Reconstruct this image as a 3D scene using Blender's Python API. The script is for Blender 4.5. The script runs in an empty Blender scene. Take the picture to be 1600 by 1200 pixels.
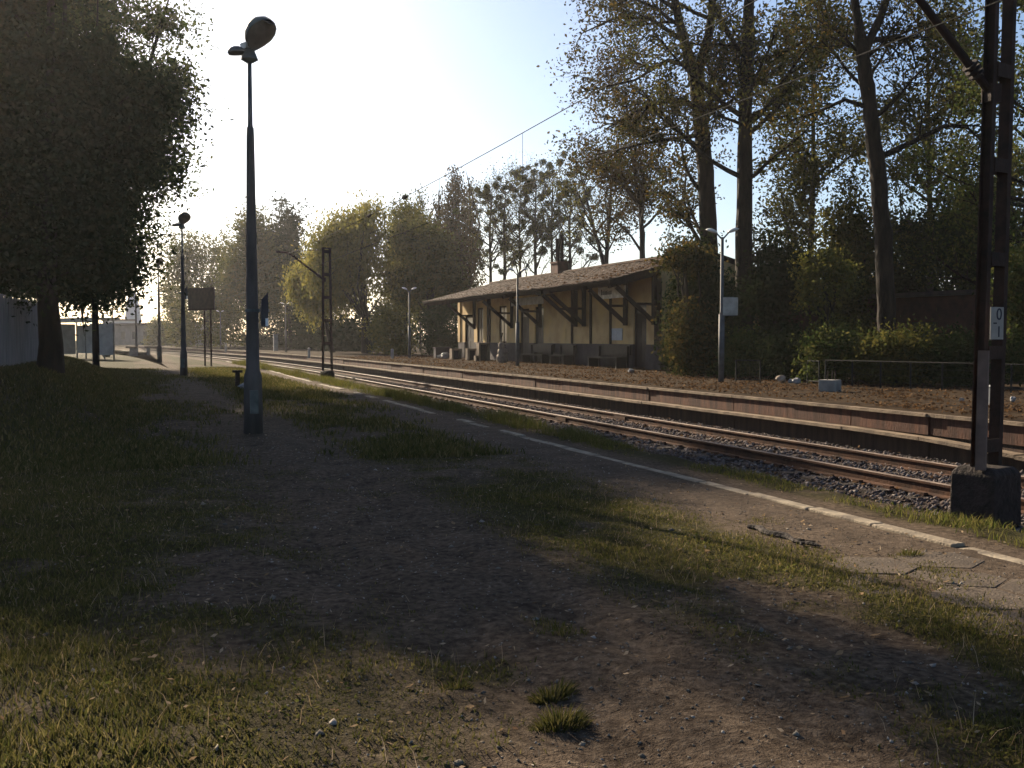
import bpy, math, random
import numpy as np
from mathutils import Vector

# ------------------------------------------------------------------ camera, sky, sun, exposure
S = bpy.context.scene
COL = S.collection
R = math.radians
EYE = 1.65
cam = bpy.data.cameras.new('camera'); cam_o = bpy.data.objects.new('camera', cam); COL.objects.link(cam_o)
cam.sensor_width = 36; cam.lens = 1650 / 1600 * 36; cam.clip_start = .05; cam.clip_end = 3000
YAW = R(19.9)
cam_o.location = (0, 0, EYE); cam_o.rotation_euler = (R(90) - math.atan(72 / 1650), 0, -YAW)
S.camera = cam_o
SUN_AZ = -12.0      # degrees from +Y towards +X
SUN_EL = 24.0
world = bpy.data.worlds.new('World'); S.world = world; world.use_nodes = True
nt = world.node_tree; nt.nodes.clear()
sky = nt.nodes.new('ShaderNodeTexSky'); sky.sky_type = 'NISHITA'; sky.sun_disc = False
sky.sun_elevation = R(SUN_EL); sky.sun_rotation = R(SUN_AZ)
sky.air_density = .9; sky.dust_density = 1.3; sky.ozone_density = 2.8; sky.altitude = 100
bg = nt.nodes.new('ShaderNodeBackground'); bg.inputs['Strength'].default_value = .05
wo = nt.nodes.new('ShaderNodeOutputWorld')
nt.links.new(sky.outputs[0], bg.inputs[0]); nt.links.new(bg.outputs[0], wo.inputs[0])
sl = bpy.data.lights.new('sun', 'SUN'); sl.energy = 5.0; sl.angle = R(.6); sl.color = (1, .84, .62)
so = bpy.data.objects.new('sun', sl); COL.objects.link(so)
so.rotation_euler = (R(90 - SUN_EL), 0, R(180 - SUN_AZ)); so.location = (0, 0, 60)
S.view_settings.view_transform = 'Standard'; S.view_settings.look = 'None'
S.view_settings.exposure = 1.6; S.view_settings.gamma = 1; S.view_settings.use_curve_mapping = False
S.render.engine = 'CYCLES'
S.cycles.use_denoising = True
S.cycles.max_bounces = 6; S.cycles.diffuse_bounces = 2; S.cycles.volume_bounces = 1; S.cycles.transmission_bounces = 4
S.cycles.transparent_max_bounces = 6

# ------------------------------------------------------------------ numeric helpers
def sm(a, b, x):
    t = np.clip((np.asarray(x, float) - a) / (b - a), 0, 1); return t * t * (3 - 2 * t)
def hsh(i, j, s):
    n = (i * 374761393 + j * 668265263 + s * 1274126177) & 0x7fffffff
    n = ((n ^ (n >> 13)) * 1103515245 + 12345) & 0x7fffffff
    n = (n ^ (n >> 15)) * 668265263 & 0x7fffffff
    return (n & 0xffff) / 65535.0
def vn(x, y, s=0):
    x = np.asarray(x, float); y = np.asarray(y, float)
    i = np.floor(x).astype(np.int64); j = np.floor(y).astype(np.int64); u = x - i; v = y - j
    u = u * u * (3 - 2 * u); v = v * v * (3 - 2 * v)
    return (hsh(i, j, s) * (1 - u) + hsh(i + 1, j, s) * u) * (1 - v) + (hsh(i, j + 1, s) * (1 - u) + hsh(i + 1, j + 1, s) * u) * v
def fbm(x, y, s=0, o=4):
    t = 0; a = .5; n = 0
    for k in range(o):
        t = t + a * vn(np.asarray(x) * 2 ** k, np.asarray(y) * 2 ** k, s + k * 7); n += a; a *= .5
    return t / n
def cx(Y):                                    # sideways drift of the line where the track bends
    return -.0008 * np.maximum(0, np.asarray(Y, float) - 50) ** 2
def spot(px, D):                              # ground point at a bearing (focal length units) and forward distance
    L = (px - 800) / 1650 * D
    return L * math.cos(YAW) + D * math.sin(YAW), D * math.cos(YAW) - L * math.sin(YAW)

# ------------------------------------------------------------------ materials
def nodes(name):
    m = bpy.data.materials.new(name); m.use_nodes = True; t = m.node_tree; t.nodes.clear()
    return m, t, t.nodes, t.links
def mat(name, c1, c2=None, scale=4, rough=.85, bump=.3, bscale=25, metal=0, spec=.12, c3=None, stretch=(1, 1, 1), lo=.35, hi=.65, bdist=.03):
    m, t, N, L = nodes(name)
    out = N.new('ShaderNodeOutputMaterial'); b = N.new('ShaderNodeBsdfPrincipled')
    tc = N.new('ShaderNodeTexCoord'); mp = N.new('ShaderNodeMapping'); mp.inputs['Scale'].default_value = stretch
    L.new(tc.outputs['Object'], mp.inputs[0])
    n1 = N.new('ShaderNodeTexNoise'); n1.inputs['Scale'].default_value = scale; n1.inputs['Detail'].default_value = 7
    L.new(mp.outputs[0], n1.inputs['Vector'])
    r = N.new('ShaderNodeValToRGB'); e = r.color_ramp.elements
    c2 = c2 or tuple(.6 * x for x in c1)
    e[0].position = lo; e[0].color = (*c1, 1); e[1].position = hi; e[1].color = (*c2, 1)
    if c3: k = e.new(.5 * (lo + hi)); k.color = (*c3, 1)
    L.new(n1.outputs['Fac'], r.inputs[0]); L.new(r.outputs[0], b.inputs['Base Color'])
    n2 = N.new('ShaderNodeTexNoise'); n2.inputs['Scale'].default_value = bscale; n2.inputs['Detail'].default_value = 6
    L.new(mp.outputs[0], n2.inputs['Vector'])
    bp = N.new('ShaderNodeBump'); bp.inputs['Strength'].default_value = bump; bp.inputs['Distance'].default_value = bdist
    L.new(n2.outputs['Fac'], bp.inputs['Height']); L.new(bp.outputs[0], b.inputs['Normal'])
    b.inputs['Roughness'].default_value = rough; b.inputs['Metallic'].default_value = metal
    b.inputs['Specular IOR Level'].default_value = spec
    L.new(b.outputs[0], out.inputs[0]); return m
def leafmat(name, cols, trans=.35, big=None):
    m, t, N, L = nodes(name)
    out = N.new('ShaderNodeOutputMaterial'); g = N.new('ShaderNodeNewGeometry'); r = N.new('ShaderNodeValToRGB')
    e = r.color_ramp.elements
    for k, c in enumerate(cols):
        p = k / max(1, len(cols) - 1)
        if k < 2: e[k].position = p if k == 0 else (1 if len(cols) == 2 else p); e[k].color = (*c, 1)
        else: q = e.new(p); q.color = (*c, 1)
    L.new(g.outputs['Random Per Island'], r.inputs[0])
    d = N.new('ShaderNodeBsdfDiffuse'); tr = N.new('ShaderNodeBsdfTranslucent'); mx = N.new('ShaderNodeMixShader')
    mx.inputs[0].default_value = trans
    L.new(r.outputs[0], d.inputs[0]); L.new(r.outputs[0], tr.inputs[0])
    L.new(d.outputs[0], mx.inputs[1]); L.new(tr.outputs[0], mx.inputs[2]); L.new(mx.outputs[0], out.inputs[0])
    return m
M = {}
M['bark'] = mat('bark', (.024, .017, .012), (.006, .005, .004), 6, bdist=.12, bump=1.0, bscale=9, stretch=(1, 1, .25))
M['bark_grey'] = mat('grey_bark', (.07, .06, .055), (.03, .026, .024), 3, bump=.7, bscale=14, stretch=(1, 1, .25))
M['concrete'] = mat('concrete', (.25, .235, .21), (.13, .12, .11), 3, bump=.35, bscale=40)
M['pole'] = mat('concrete_pole', (.10, .088, .08), (.055, .049, .045), 4, bump=.25, bscale=60, stretch=(1, 1, .3))
M['galv'] = mat('galvanised_tube', (.11, .11, .112), (.065, .065, .068), 5, rough=.65, metal=.2, bump=.1)
M['darkmetal'] = mat('dark_lamp_shell', (.11, .125, .115), (.06, .068, .065), 6, rough=.5, bump=.1, metal=.2)
M['lens'] = mat('dirty_lamp_glass', (.10, .088, .08), (.06, .055, .05), 9, rough=.35, bump=.05, spec=.5)
M['white'] = mat('white_enamel', (.75, .74, .72), (.5, .49, .46), 5, rough=.45, bump=.05)
M['steel'] = mat('rusty_steel', (.042, .024, .018), (.02, .014, .012), 6, rough=.75, bump=.3, metal=.15)
M['wire'] = mat('copper_wire', (.03, .03, .028), (.02, .02, .02), 5, rough=.9, spec=.1)
M['rail'] = mat('rail_rust', (.08, .04, .025), (.04, .023, .017), 5, rough=.95, bump=.3, spec=.1)
M['railtop'] = mat('polished_rail_head', (.20, .15, .12), (.12, .09, .075), 6, rough=.68, metal=.2, bump=.04)
M['sleeper'] = mat('weathered_sleeper', (.07, .055, .045), (.035, .028, .024), 5, bump=.7, stretch=(1, 6, 1))
M['stone'] = leafmat('ballast_stone', [(.09, .075, .07), (.15, .13, .125), (.07, .05, .042), (.20, .18, .17)], 0)
M['pebble'] = leafmat('pebble', [(.10, .085, .07), (.2, .18, .15), (.07, .06, .05), (.3, .27, .24)], 0)
M['kerb'] = mat('pale_edge_stone', (.29, .24, .175), (.13, .105, .08), 4, bump=.6, bscale=35, c3=(.22, .18, .13))
M['asphalt'] = mat('worn_paver', (.095, .072, .053), (.055, .042, .032), 3, bump=.5, bscale=45)
M['brickwall'] = mat('brown_platform_panel', (.10, .046, .03), (.045, .024, .018), 2.2, bump=.4, bscale=20, stretch=(1, 3, .5), c3=(.07, .035, .025))
M['brickwall2'] = mat('grey_brown_panel', (.075, .046, .034), (.04, .027, .022), 2.2, bump=.4, bscale=20, stretch=(1, 3, .4))
M['coping'] = mat('coping_concrete', (.22, .165, .115), (.11, .082, .06), 3, bump=.5, bscale=30)
M['plaster'] = mat('yellow_plaster', (.52, .36, .16), (.36, .24, .11), 1.2, bump=.25, bscale=18, c3=(.46, .33, .17))
M['plinth'] = mat('grey_plinth_paint', (.062, .052, .056), (.035, .029, .032), 2, bump=.3)
M['wood'] = mat('brown_timber', (.038, .023, .016), (.02, .013, .01), 4, bump=.5, stretch=(1, 1, .3))
M['door'] = mat('dark_door_paint', (.026, .019, .017), (.014, .011, .011), 4, rough=.6, bump=.2)
M['pane'] = mat('dirty_glass', (.02, .022, .025), (.01, .011, .013), 3, rough=.3, bump=.02, spec=.25)
M['roof'] = mat('roof_tile', (.06, .033, .023), (.03, .018, .014), 2.0, rough=.95, spec=.1, bump=.6, bscale=12, c3=(.043, .025, .018), stretch=(1, .6, 1))
M['brick'] = mat('dark_red_brick', (.085, .036, .028), (.05, .026, .021), 3, bump=.5)
M['board'] = mat('weathered_fence_board', (.27, .245, .235), (.17, .155, .15), 3, bump=.4, stretch=(4, 4, .4))
M['signwhite'] = mat('sign_white', (.36, .34, .30), (.24, .225, .20), 5, rough=.6, bump=.05)
M['signdark'] = mat('sign_lettering', (.03, .035, .05), (.02, .022, .03), 5, rough=.6, bump=.05)
M['signboard'] = mat('brown_sign_back', (.06, .042, .035), (.035, .028, .025), 4, rough=.6, bump=.1)
M['paper'] = mat('pale_paper', (.42, .45, .48), (.34, .36, .38), 6, rough=.8, bump=.05)
M['bag'] = mat('white_plastic_bag', (.27, .26, .26), (.17, .165, .165), 8, rough=.5, bump=.4)
M['sack'] = mat('beige_stone_heap', (.30, .24, .19), (.20, .155, .12), 6, bump=.8, bscale=18)
M['clod'] = mat('dark_clod', (.04, .03, .026), (.02, .016, .014), 12, bump=.8)
M['glasspanel'] = mat('shelter_panel', (.30, .33, .34), (.22, .24, .25), 2, rough=.4, bump=.03)
M['greywall'] = mat('far_grey_wall', (.22, .20, .19), (.15, .135, .13), 1, bump=.2)
M['cabinet'] = mat('grey_cabinet', (.24, .25, .25), (.17, .175, .18), 3, rough=.6, bump=.1)
M['cladding'] = mat('pale_tower_cladding', (.5, .52, .54), (.4, .42, .44), .5, bump=.1)
M['guard'] = mat('weathered_cable_guard', (.15, .105, .085), (.09, .065, .055), 5, rough=.8, bump=.2)
M['wiremesh'] = mat('fence_steel', (.026, .026, .023), (.015, .015, .014), 5, rough=.8, bump=.1)
M['plastic'] = mat('dark_speaker_plastic', (.05, .05, .055), (.03, .03, .035), 5, rough=.5, bump=.05)
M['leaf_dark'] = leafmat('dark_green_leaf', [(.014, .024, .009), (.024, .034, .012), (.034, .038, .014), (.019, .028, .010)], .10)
M['leaf_edge'] = leafmat('lime_green_leaf', [(.035, .055, .015), (.06, .075, .02), (.09, .085, .025)], .35)
M['leaf_autumn'] = leafmat('autumn_leaf', [(.03, .036, .012), (.05, .042, .014), (.026, .034, .012), (.12, .08, .022), (.04, .03, .011), (.03, .04, .013)], .34)
M['leaf_brown'] = leafmat('brown_leaf', [(.05, .032, .013), (.035, .03, .012), (.075, .045, .017), (.03, .032, .012)], .28)
M['leaf_olive'] = leafmat('olive_leaf', [(.04, .05, .016), (.07, .072, .02), (.10, .085, .022), (.03, .038, .013)], .42)
M['leaf_willow'] = leafmat('willow_leaf', [(.11, .11, .03), (.15, .14, .035), (.19, .155, .035), (.08, .085, .028)], .55)
M['leaf_yellow'] = leafmat('yellow_leaf', [(.16, .15, .03), (.12, .12, .03), (.09, .09, .025), (.2, .16, .03)], .4)
M['leaf_ever'] = leafmat('evergreen_leaf', [(.02, .034, .016), (.032, .048, .02), (.026, .036, .018)], .15)
M['mistletoe'] = leafmat('mistletoe_leaf', [(.05, .06, .02), (.07, .075, .025), (.035, .045, .017)], .2)
M['grass'] = leafmat('grass_blade', [(.036, .044, .013), (.068, .068, .018), (.12, .098, .032), (.046, .052, .015), (.20, .16, .07)], .42)
M['weed'] = leafmat('weed_blade', [(.06, .075, .018), (.10, .10, .026), (.14, .115, .04), (.05, .06, .018)], .42)
M['litter'] = leafmat('dry_leaf', [(.075, .045, .024), (.12, .066, .03), (.05, .03, .018), (.035, .022, .014), (.20, .125, .07)], .25)
M['litter_pale'] = leafmat('pale_dry_leaf', [(.25, .18, .11), (.38, .29, .20), (.2, .13, .07), (.30, .22, .14), (.14, .08, .045)], .25)

def groundmat():
    m, t, N, L = nodes('ground_mix')
    out = N.new('ShaderNodeOutputMaterial'); b = N.new('ShaderNodeBsdfPrincipled'); tc = N.new('ShaderNodeTexCoord')
    def noise(sc, d=8):
        n = N.new('ShaderNodeTexNoise'); n.inputs['Scale'].default_value = sc; n.inputs['Detail'].default_value = d
        n.inputs['Roughness'].default_value = .65; L.new(tc.outputs['Object'], n.inputs['Vector']); return n.outputs['Fac']
    def ramp(f, *st):
        r = N.new('ShaderNodeValToRGB'); e = r.color_ramp.elements
        for k, (p, c) in enumerate(st):
            q = e[k] if k < 2 else e.new(p)
            q.position = p; q.color = (*c, 1)
        L.new(f, r.inputs[0]); return r.outputs[0]
    def mix(f, a, c):
        x = N.new('ShaderNodeMix'); x.data_type = 'RGBA'; L.new(f, x.inputs[0]); L.new(a, x.inputs[6]); L.new(c, x.inputs[7]); return x.outputs[2]
    def attr(n):
        a = N.new('ShaderNodeAttribute'); a.attribute_name = n; return a.outputs['Fac']
    f = noise(18); g = noise(2.2)
    dirt = ramp(f, (.34, (.04, .028, .02)), (.68, (.17, .13, .095)), (.5, (.095, .07, .05)))
    grs = ramp(f, (.3, (.028, .026, .011)), (.7, (.075, .066, .024)), (.5, (.05, .045, .017)))
    asp = ramp(f, (.34, (.055, .04, .03)), (.66, (.155, .118, .088)), (.5, (.105, .08, .06)))
    bal = ramp(noise(30), (.3, (.035, .028, .025)), (.7, (.11, .09, .08)))
    c = mix(attr('grass'), dirt, grs); c = mix(attr('asphalt'), c, asp); c = mix(attr('ballast'), c, bal)
    mo = N.new('ShaderNodeMix'); mo.data_type = 'RGBA'; mo.blend_type = 'MULTIPLY'; mo.inputs[0].default_value = .6
    st = ramp(g, (.35, (.45, .42, .4)), (.65, (1.2, 1.16, 1.12)))
    L.new(c, mo.inputs[6]); L.new(st, mo.inputs[7]); L.new(mo.outputs[2], b.inputs['Base Color'])
    bp = N.new('ShaderNodeBump'); bp.inputs['Strength'].default_value = .8; bp.inputs['Distance'].default_value = .05
    ad = N.new('ShaderNodeMath'); ad.operation = 'ADD'; L.new(f, ad.inputs[0]); L.new(noise(70, 3), ad.inputs[1])
    L.new(ad.outputs[0], bp.inputs['Height']); L.new(bp.outputs[0], b.inputs['Normal'])
    b.inputs['Roughness'].default_value = .95; b.inputs['Specular IOR Level'].default_value = .04
    L.new(b.outputs[0], out.inputs[0]); return m
M['ground'] = groundmat()

# ------------------------------------------------------------------ object helpers
def tag(o, label=None, cat=None, group=None, kind=None):
    if label: o['label'] = label
    if cat: o['category'] = cat
    if group: o['group'] = group
    if kind: o['kind'] = kind
    return o
def thing(name, label, cat, loc, group=None):
    o = bpy.data.objects.new(name, None); o.empty_display_size = .2; COL.objects.link(o); o.location = loc
    return tag(o, label, cat, group)
def npmesh(name, V, F):
    V = np.ascontiguousarray(V, np.float32); F = np.ascontiguousarray(F, np.int32)
    me = bpy.data.meshes.new(name); k = F.shape[1]
    me.vertices.add(len(V)); me.vertices.foreach_set('co', V.ravel())
    me.loops.add(F.size); me.loops.foreach_set('vertex_index', F.ravel())
    me.polygons.add(len(F)); me.polygons.foreach_set('loop_start', np.arange(0, F.size, k, dtype=np.int32))
    me.update(calc_edges=True); return me
def origin_of(p):
    v = Vector((0, 0, 0))
    while p is not None: v += p.location; p = p.parent
    return v
def link(name, me, m, parent=None, base=None, smooth=False):
    """me in world coordinates; re-based on the parent, or on base / its own foot"""
    me.name = name
    for x in (m if isinstance(m, (list, tuple)) else [m]): me.materials.append(x)
    o = bpy.data.objects.new(name, me); COL.objects.link(o)
    n = len(me.vertices); co = np.empty(n * 3, np.float32); me.vertices.foreach_get('co', co); co = co.reshape(-1, 3)
    if parent is not None: off = origin_of(parent); o.parent = parent
    elif base == 'foot': off = Vector(((co[:, 0].min() + co[:, 0].max()) / 2, (co[:, 1].min() + co[:, 1].max()) / 2, co[:, 2].min())); o.location = off
    else: off = Vector((0, 0, 0))
    co -= np.array(off, np.float32); me.vertices.foreach_set('co', co.ravel())
    if smooth: me.polygons.foreach_set('use_smooth', np.ones(len(me.polygons), bool))
    me.update(); return o
def copy_tree(o, parent=None):
    c = o.copy(); COL.objects.link(c)
    if parent is not None: c.parent = parent
    for ch in list(o.children): copy_tree(ch, c)
    return c

class MB:
    def __init__(s): s.v = []; s.f = []; s.mi = []; s.cur = 0
    def add(s, V, F):
        b = len(s.v); s.v += [tuple(map(float, p)) for p in V]; s.f += [tuple(b + i for i in f) for f in F]; s.mi += [s.cur] * len(F); return s
    def box(s, x0, x1, y0, y1, z0, z1):
        V = [(x, y, z) for z in (z0, z1) for y in (y0, y1) for x in (x0, x1)]
        return s.add(V, [(0, 2, 3, 1), (4, 5, 7, 6), (0, 1, 5, 4), (2, 6, 7, 3), (0, 4, 6, 2), (1, 3, 7, 5)])
    def cbox(s, c, d, rz=0, rx=0):
        V = []
        for z in (-.5, .5):
            for y in (-.5, .5):
                for x in (-.5, .5):
                    q = np.array([x * d[0], y * d[1], z * d[2]])
                    q = np.array([q[0], q[1] * math.cos(rx) - q[2] * math.sin(rx), q[1] * math.sin(rx) + q[2] * math.cos(rx)])
                    V.append((c[0] + q[0] * math.cos(rz) - q[1] * math.sin(rz), c[1] + q[0] * math.sin(rz) + q[1] * math.cos(rz), c[2] + q[2]))
        return s.add(V, [(0, 2, 3, 1), (4, 5, 7, 6), (0, 1, 5, 4), (2, 6, 7, 3), (0, 4, 6, 2), (1, 3, 7, 5)])
    def beam(s, p, q, w, h):
        p = Vector(p); q = Vector(q); d = (q - p).normalized()
        a = d.cross(Vector((0, 0, 1)))
        a = Vector((1, 0, 0)) if a.length < 1e-4 else a.normalized()
        b = a.cross(d).normalized()
        V = [t + a * sx * w / 2 + b * sy * h / 2 for t in (p, q) for sy in (-1, 1) for sx in (-1, 1)]
        return s.add(V, [(0, 1, 3, 2), (4, 6, 7, 5), (0, 4, 5, 1), (2, 3, 7, 6), (0, 2, 6, 4), (1, 5, 7, 3)])
    def tube(s, P, r, k=8, cap=True):
        P = [Vector(p) for p in P]; n = len(P)
        r = [r] * n if not hasattr(r, '__len__') else r
        V = []; up = Vector((0, 0, 1))
        for i, p in enumerate(P):
            d = (P[min(i + 1, n - 1)] - P[max(i - 1, 0)]).normalized()
            a = d.cross(Vector((1, 0, 0)) if abs(d.z) > .9 else up).normalized(); b = d.cross(a)
            V += [p + (a * math.cos(2 * math.pi * j / k) + b * math.sin(2 * math.pi * j / k)) * r[i] for j in range(k)]
        F = [(i * k + j, i * k + (j + 1) % k, (i + 1) * k + (j + 1) % k, (i + 1) * k + j) for i in range(n - 1) for j in range(k)]
        if cap: F += [tuple(range(k))[::-1], tuple((n - 1) * k + j for j in range(k))]
        return s.add(V, F)
    def sweep(s, P, prof):                     # prof: closed (x, z) loop carried along P in plan
        n = len(P); k = len(prof); V = []
        for i, p in enumerate(P):
            a = np.array(P[max(i - 1, 0)][:2]); b = np.array(P[min(i + 1, n - 1)][:2]); d = (b - a) / np.linalg.norm(b - a)
            for (x, z) in prof: V.append((p[0] + d[1] * x, p[1] - d[0] * x, p[2] + z))
        F = [(i * k + j, (i + 1) * k + j, (i + 1) * k + (j + 1) % k, i * k + (j + 1) % k) for i in range(n - 1) for j in range(k)]
        F += [tuple(range(k)), tuple((n - 1) * k + j for j in range(k))[::-1]]
        return s.add(V, F)
    def blob(s, c, rad, rng, jit=.15, nu=10, nv=6, flat=0):
        V = []
        for i in range(nv + 1):
            t = math.pi * i / nv
            for j in range(nu):
                a = 2 * math.pi * j / nu; k = 1 + rng.uniform(-jit, jit) * (0 < i < nv)
                V.append((c[0] + rad[0] * k * math.sin(t) * math.cos(a), c[1] + rad[1] * k * math.sin(t) * math.sin(a), max(c[2] - rad[2] * math.cos(t) * k, flat if flat else -99)))
        F = [(i * nu + j, i * nu + (j + 1) % nu, (i + 1) * nu + (j + 1) % nu, (i + 1) * nu + j) for i in range(nv) for j in range(nu)]
        return s.add(V, F)
    def mesh(s, name):
        me = bpy.data.meshes.new(name); me.from_pydata(s.v, [], s.f)
        if any(s.mi): me.polygons.foreach_set('material_index', s.mi)
        me.update(); return me
    def build(s, name, m, parent=None, base=None, smooth=False, bevel=0):
        o = link(name, s.mesh(name), m, parent, base, smooth)
        if bevel:
            b = o.modifiers.new('bevel', 'BEVEL'); b.width = bevel; b.segments = 2; b.limit_method = 'ANGLE'
        return o

# ------------------------------------------------------------------ the ground sheet
KX = 6.15                                     # pale edge stones of the near platform
def bank(X, Y):
    return .95 * sm(0.1, -2.4, X) * sm(13, 24, Y) * sm(62, 40, Y)
def gz(X, Y):
    X = np.asarray(X, float); Y = np.asarray(Y, float); t = X - cx(Y)
    rough = (fbm(X * 1.3, Y * 1.3, 3) - .5) * .09 + (fbm(X * 5, Y * 5, 11, 3) - .5) * .045 - .03 * sm(.35, 0, np.abs(X - 1.55 - .25 * np.sin(Y * .5))) - .025 * sm(.3, 0, np.abs(X - 2.5 - .2 * np.sin(Y * .4 + 1)))
    flatp = sm(4.0, 4.6, t) * sm(6.7, 6.2, t)
    z = rough * (1 - .9 * flatp) * sm(60, 20, Y) + bank(X, Y)
    z = z * sm(12, 8, t) + (-.34) * sm(7.0, 7.75, t) * sm(12.5, 12.42, t) + .36 * sm(12.42, 12.5, t) + (-.02) * sm(8, 7, t) * 0
    return z
def masks(X, Y):
    X = np.asarray(X, float); Y = np.asarray(Y, float); t = X - cx(Y)
    n1 = fbm(X * .55, Y * .4, 21); n2 = fbm(X * 2.6, Y * 2.2, 31)
    nn = n1 * .6 + n2 * .4
    left = sm(1.9, .5, X + 1.2 * (nn - .5)) * sm(.40, .62, nn + .18 * sm(1, -.5, X))
    mid = sm(2.7, 3.5, X) * sm(5.3, 4.5, t + (nn - .5)) * sm(.36, .56, nn + .05)
    far = sm(20, 30, Y) * sm(2.2, 3.6, X) * sm(6.0, 5.4, t) * sm(.3, .5, nn + .06)
    tuft = sm(.62, .74, nn) * sm(6.1, 5.2, t) * .7
    verge = sm(6.45, 6.8, t) * sm(7.75, 7.35, t) * sm(.36, .58, nn + .1)
    beyond = sm(17, 19, t) * .4
    grass = np.clip(np.maximum.reduce([left, mid, far, tuft, verge, beyond]), 0, 1)
    asph = sm(4.5, 5.0, t + .8 * (nn - .5)) * sm(6.5, 6.3, t) * (1 - grass)
    bal = sm(7.35, 7.7, t + .4 * (n2 - .5)) * sm(12.6, 12.4, t)
    return grass, asph, bal
xs = np.concatenate([[-350, -250, -160, -100, -60, -40, -28, -20, -14, -10, -8], np.arange(-7, -3, .4), np.arange(-3, 7.8, .07), np.arange(7.8, 12.2, .4), [12.35, 12.42, 12.44, 12.46, 12.48, 12.5, 12.6, 14, 17, 20, 24, 30, 40, 60, 90, 140, 220, 350]])
ys = np.concatenate([[-40, -15, -5, 0, 1.2], np.arange(2, 9, .07), np.arange(9, 16, .12), np.arange(16, 40, .4), np.arange(40, 120, 2.), np.arange(120, 300, 10.), [320, 400, 500]])
gx, gy = np.meshgrid(xs, ys)
gx = gx + np.where(gx > 2, cx(gy), 0)
V = np.stack([gx.ravel(), gy.ravel(), gz(gx, gy).ravel()], 1)
nx = len(xs); ii, jj = np.meshgrid(np.arange(len(ys) - 1), np.arange(nx - 1), indexing='ij'); q = (ii * nx + jj).ravel()
me = npmesh('ground', V, np.stack([q, q + 1, q + nx + 1, q + nx], 1))
for nm, a in zip(('grass', 'asphalt', 'ballast'), masks(V[:, 0], V[:, 1])):
    at = me.attributes.new(nm, 'FLOAT', 'POINT'); at.data.foreach_set('value', np.ascontiguousarray(a, np.float32))
tag(link('ground', me, M['ground'], smooth=True), kind='structure')

# near platform edge: pale edge stones set one by one
rng = random.Random(4)
edge = thing('platform_edge', None, None, (KX, 4, 0)); edge['kind'] = 'structure'
y = 2.6
while y < 75:
    l = rng.uniform(.85, 1.15) * (1 if y < 35 else 2.2)
    if not (rng.random() < (.30 if y > 20 else .06)):
        b = MB(); w = .075 * rng.uniform(.75, 1.1); X = KX + float(cx(y)) + rng.uniform(-.015, .015) + .012 * max(0, y - 15)
        b.cbox((X, y + l / 2, -.045 + rng.uniform(-.016, .014)), (2 * w, l - rng.uniform(.01, .05), .12), rng.uniform(-.012, .012))
        b.build('edge_stone', M['kerb'], edge, bevel=.012)
    y += l
# hexagonal pavers still showing at the near end of the platform
pav = thing('platform_pavement', None, None, (5.3, 5, 0)); pav['kind'] = 'structure'
hexr = .34
for i in range(-3, 3):
    for j in range(0, 9):
        hx = 5.35 + i * hexr * math.sqrt(3) * 1.0 + (j % 2) * hexr * math.sqrt(3) / 2; hy = 3.7 + j * hexr * 1.5
        if hx > KX - .42 or hx < 4.2 or hy > 7.3: continue
        b = MB(); top = .006 + rng.uniform(-.003, .003) - .03 * float(sm(4.95, 4.35, hx)) - .03 * float(sm(6.3, 7.2, hy))
        tilt = (rng.uniform(-.004, .004), rng.uniform(-.004, .004)); P = []
        for z in (-.08, 0):
            for k in range(6):
                a = math.pi / 6 + k * math.pi / 3; r = hexr - rng.uniform(.006, .02)
                P.append((hx + r * math.cos(a), hy + r * math.sin(a), top + z + tilt[0] * math.cos(a) + tilt[1] * math.sin(a)))
        b.add(P, [tuple(range(5, -1, -1)), tuple(range(6, 12))] + [(k, (k + 1) % 6, 6 + (k + 1) % 6, 6 + k) for k in range(6)])
        b.build('paver', M['asphalt'], pav, bevel=.005)

# ------------------------------------------------------------------ track
RZ = -.14
trk = thing('railway_track', None, None, (10.13, 6, -.34)); trk['kind'] = 'structure'
ty = np.concatenate([np.arange(-3, 50, 3), np.arange(50, 230, 6)])
prof = [(-.07, -.17), (.07, -.17), (.07, -.155), (.012, -.135), (.012, -.045), (.036, -.035), (.036, -.006), (.028, 0), (-.028, 0), (-.036, -.006), (-.036, -.035), (-.012, -.045), (-.012, -.135), (-.07, -.155)]
for X in (9.38, 10.88):
    P = [(X + float(cx(y)), y, RZ) for y in ty]; b = MB(); b.sweep(P, prof); o = b.build('rail', [M['rail'], M['railtop']], trk)
    k = len(prof); mi = np.zeros(len(o.data.polygons), np.int32)
    for i in range(len(P) - 1): mi[i * k + 6:i * k + 9] = 1
    o.data.polygons.foreach_set('material_index', mi)
    for y in np.arange(7.5, 60, 15):
        b = MB(); b.box(X - .045, X - .014, y - .3, y + .3, RZ - .125, RZ - .05); b.build('fishplate', M['rail'], o)
b = MB(); b.box(8.88, 11.38, -.12, .12, -.45, RZ - .175); sl_me = None
for y in np.arange(5, 110, .62):
    X = 10.13 + float(cx(y))
    if sl_me is None:
        o = MB().box(8.88, 11.38, y - .12, y + .12, -.46, RZ - .172).build('sleeper', M['sleeper'], trk); sl_me = o.data; y00 = y; x00 = X
    else:
        o = bpy.data.objects.new('sleeper', sl_me); COL.objects.link(o); o.parent = trk; o.location = (X - x00, y - y00, rng.uniform(-.012, .008))
# fastenings joined
b = MB()
for y in np.arange(5, 40, .62):
    for X in (9.38, 10.88):
        for s in (-1, 1): b.box(X + s * .11 - .035, X + s * .11 + .035, y - .07, y + .07, RZ - .172, RZ - .13)
b.build('rail_fastening', M['rail'], trk)['kind'] = 'stuff'

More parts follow.
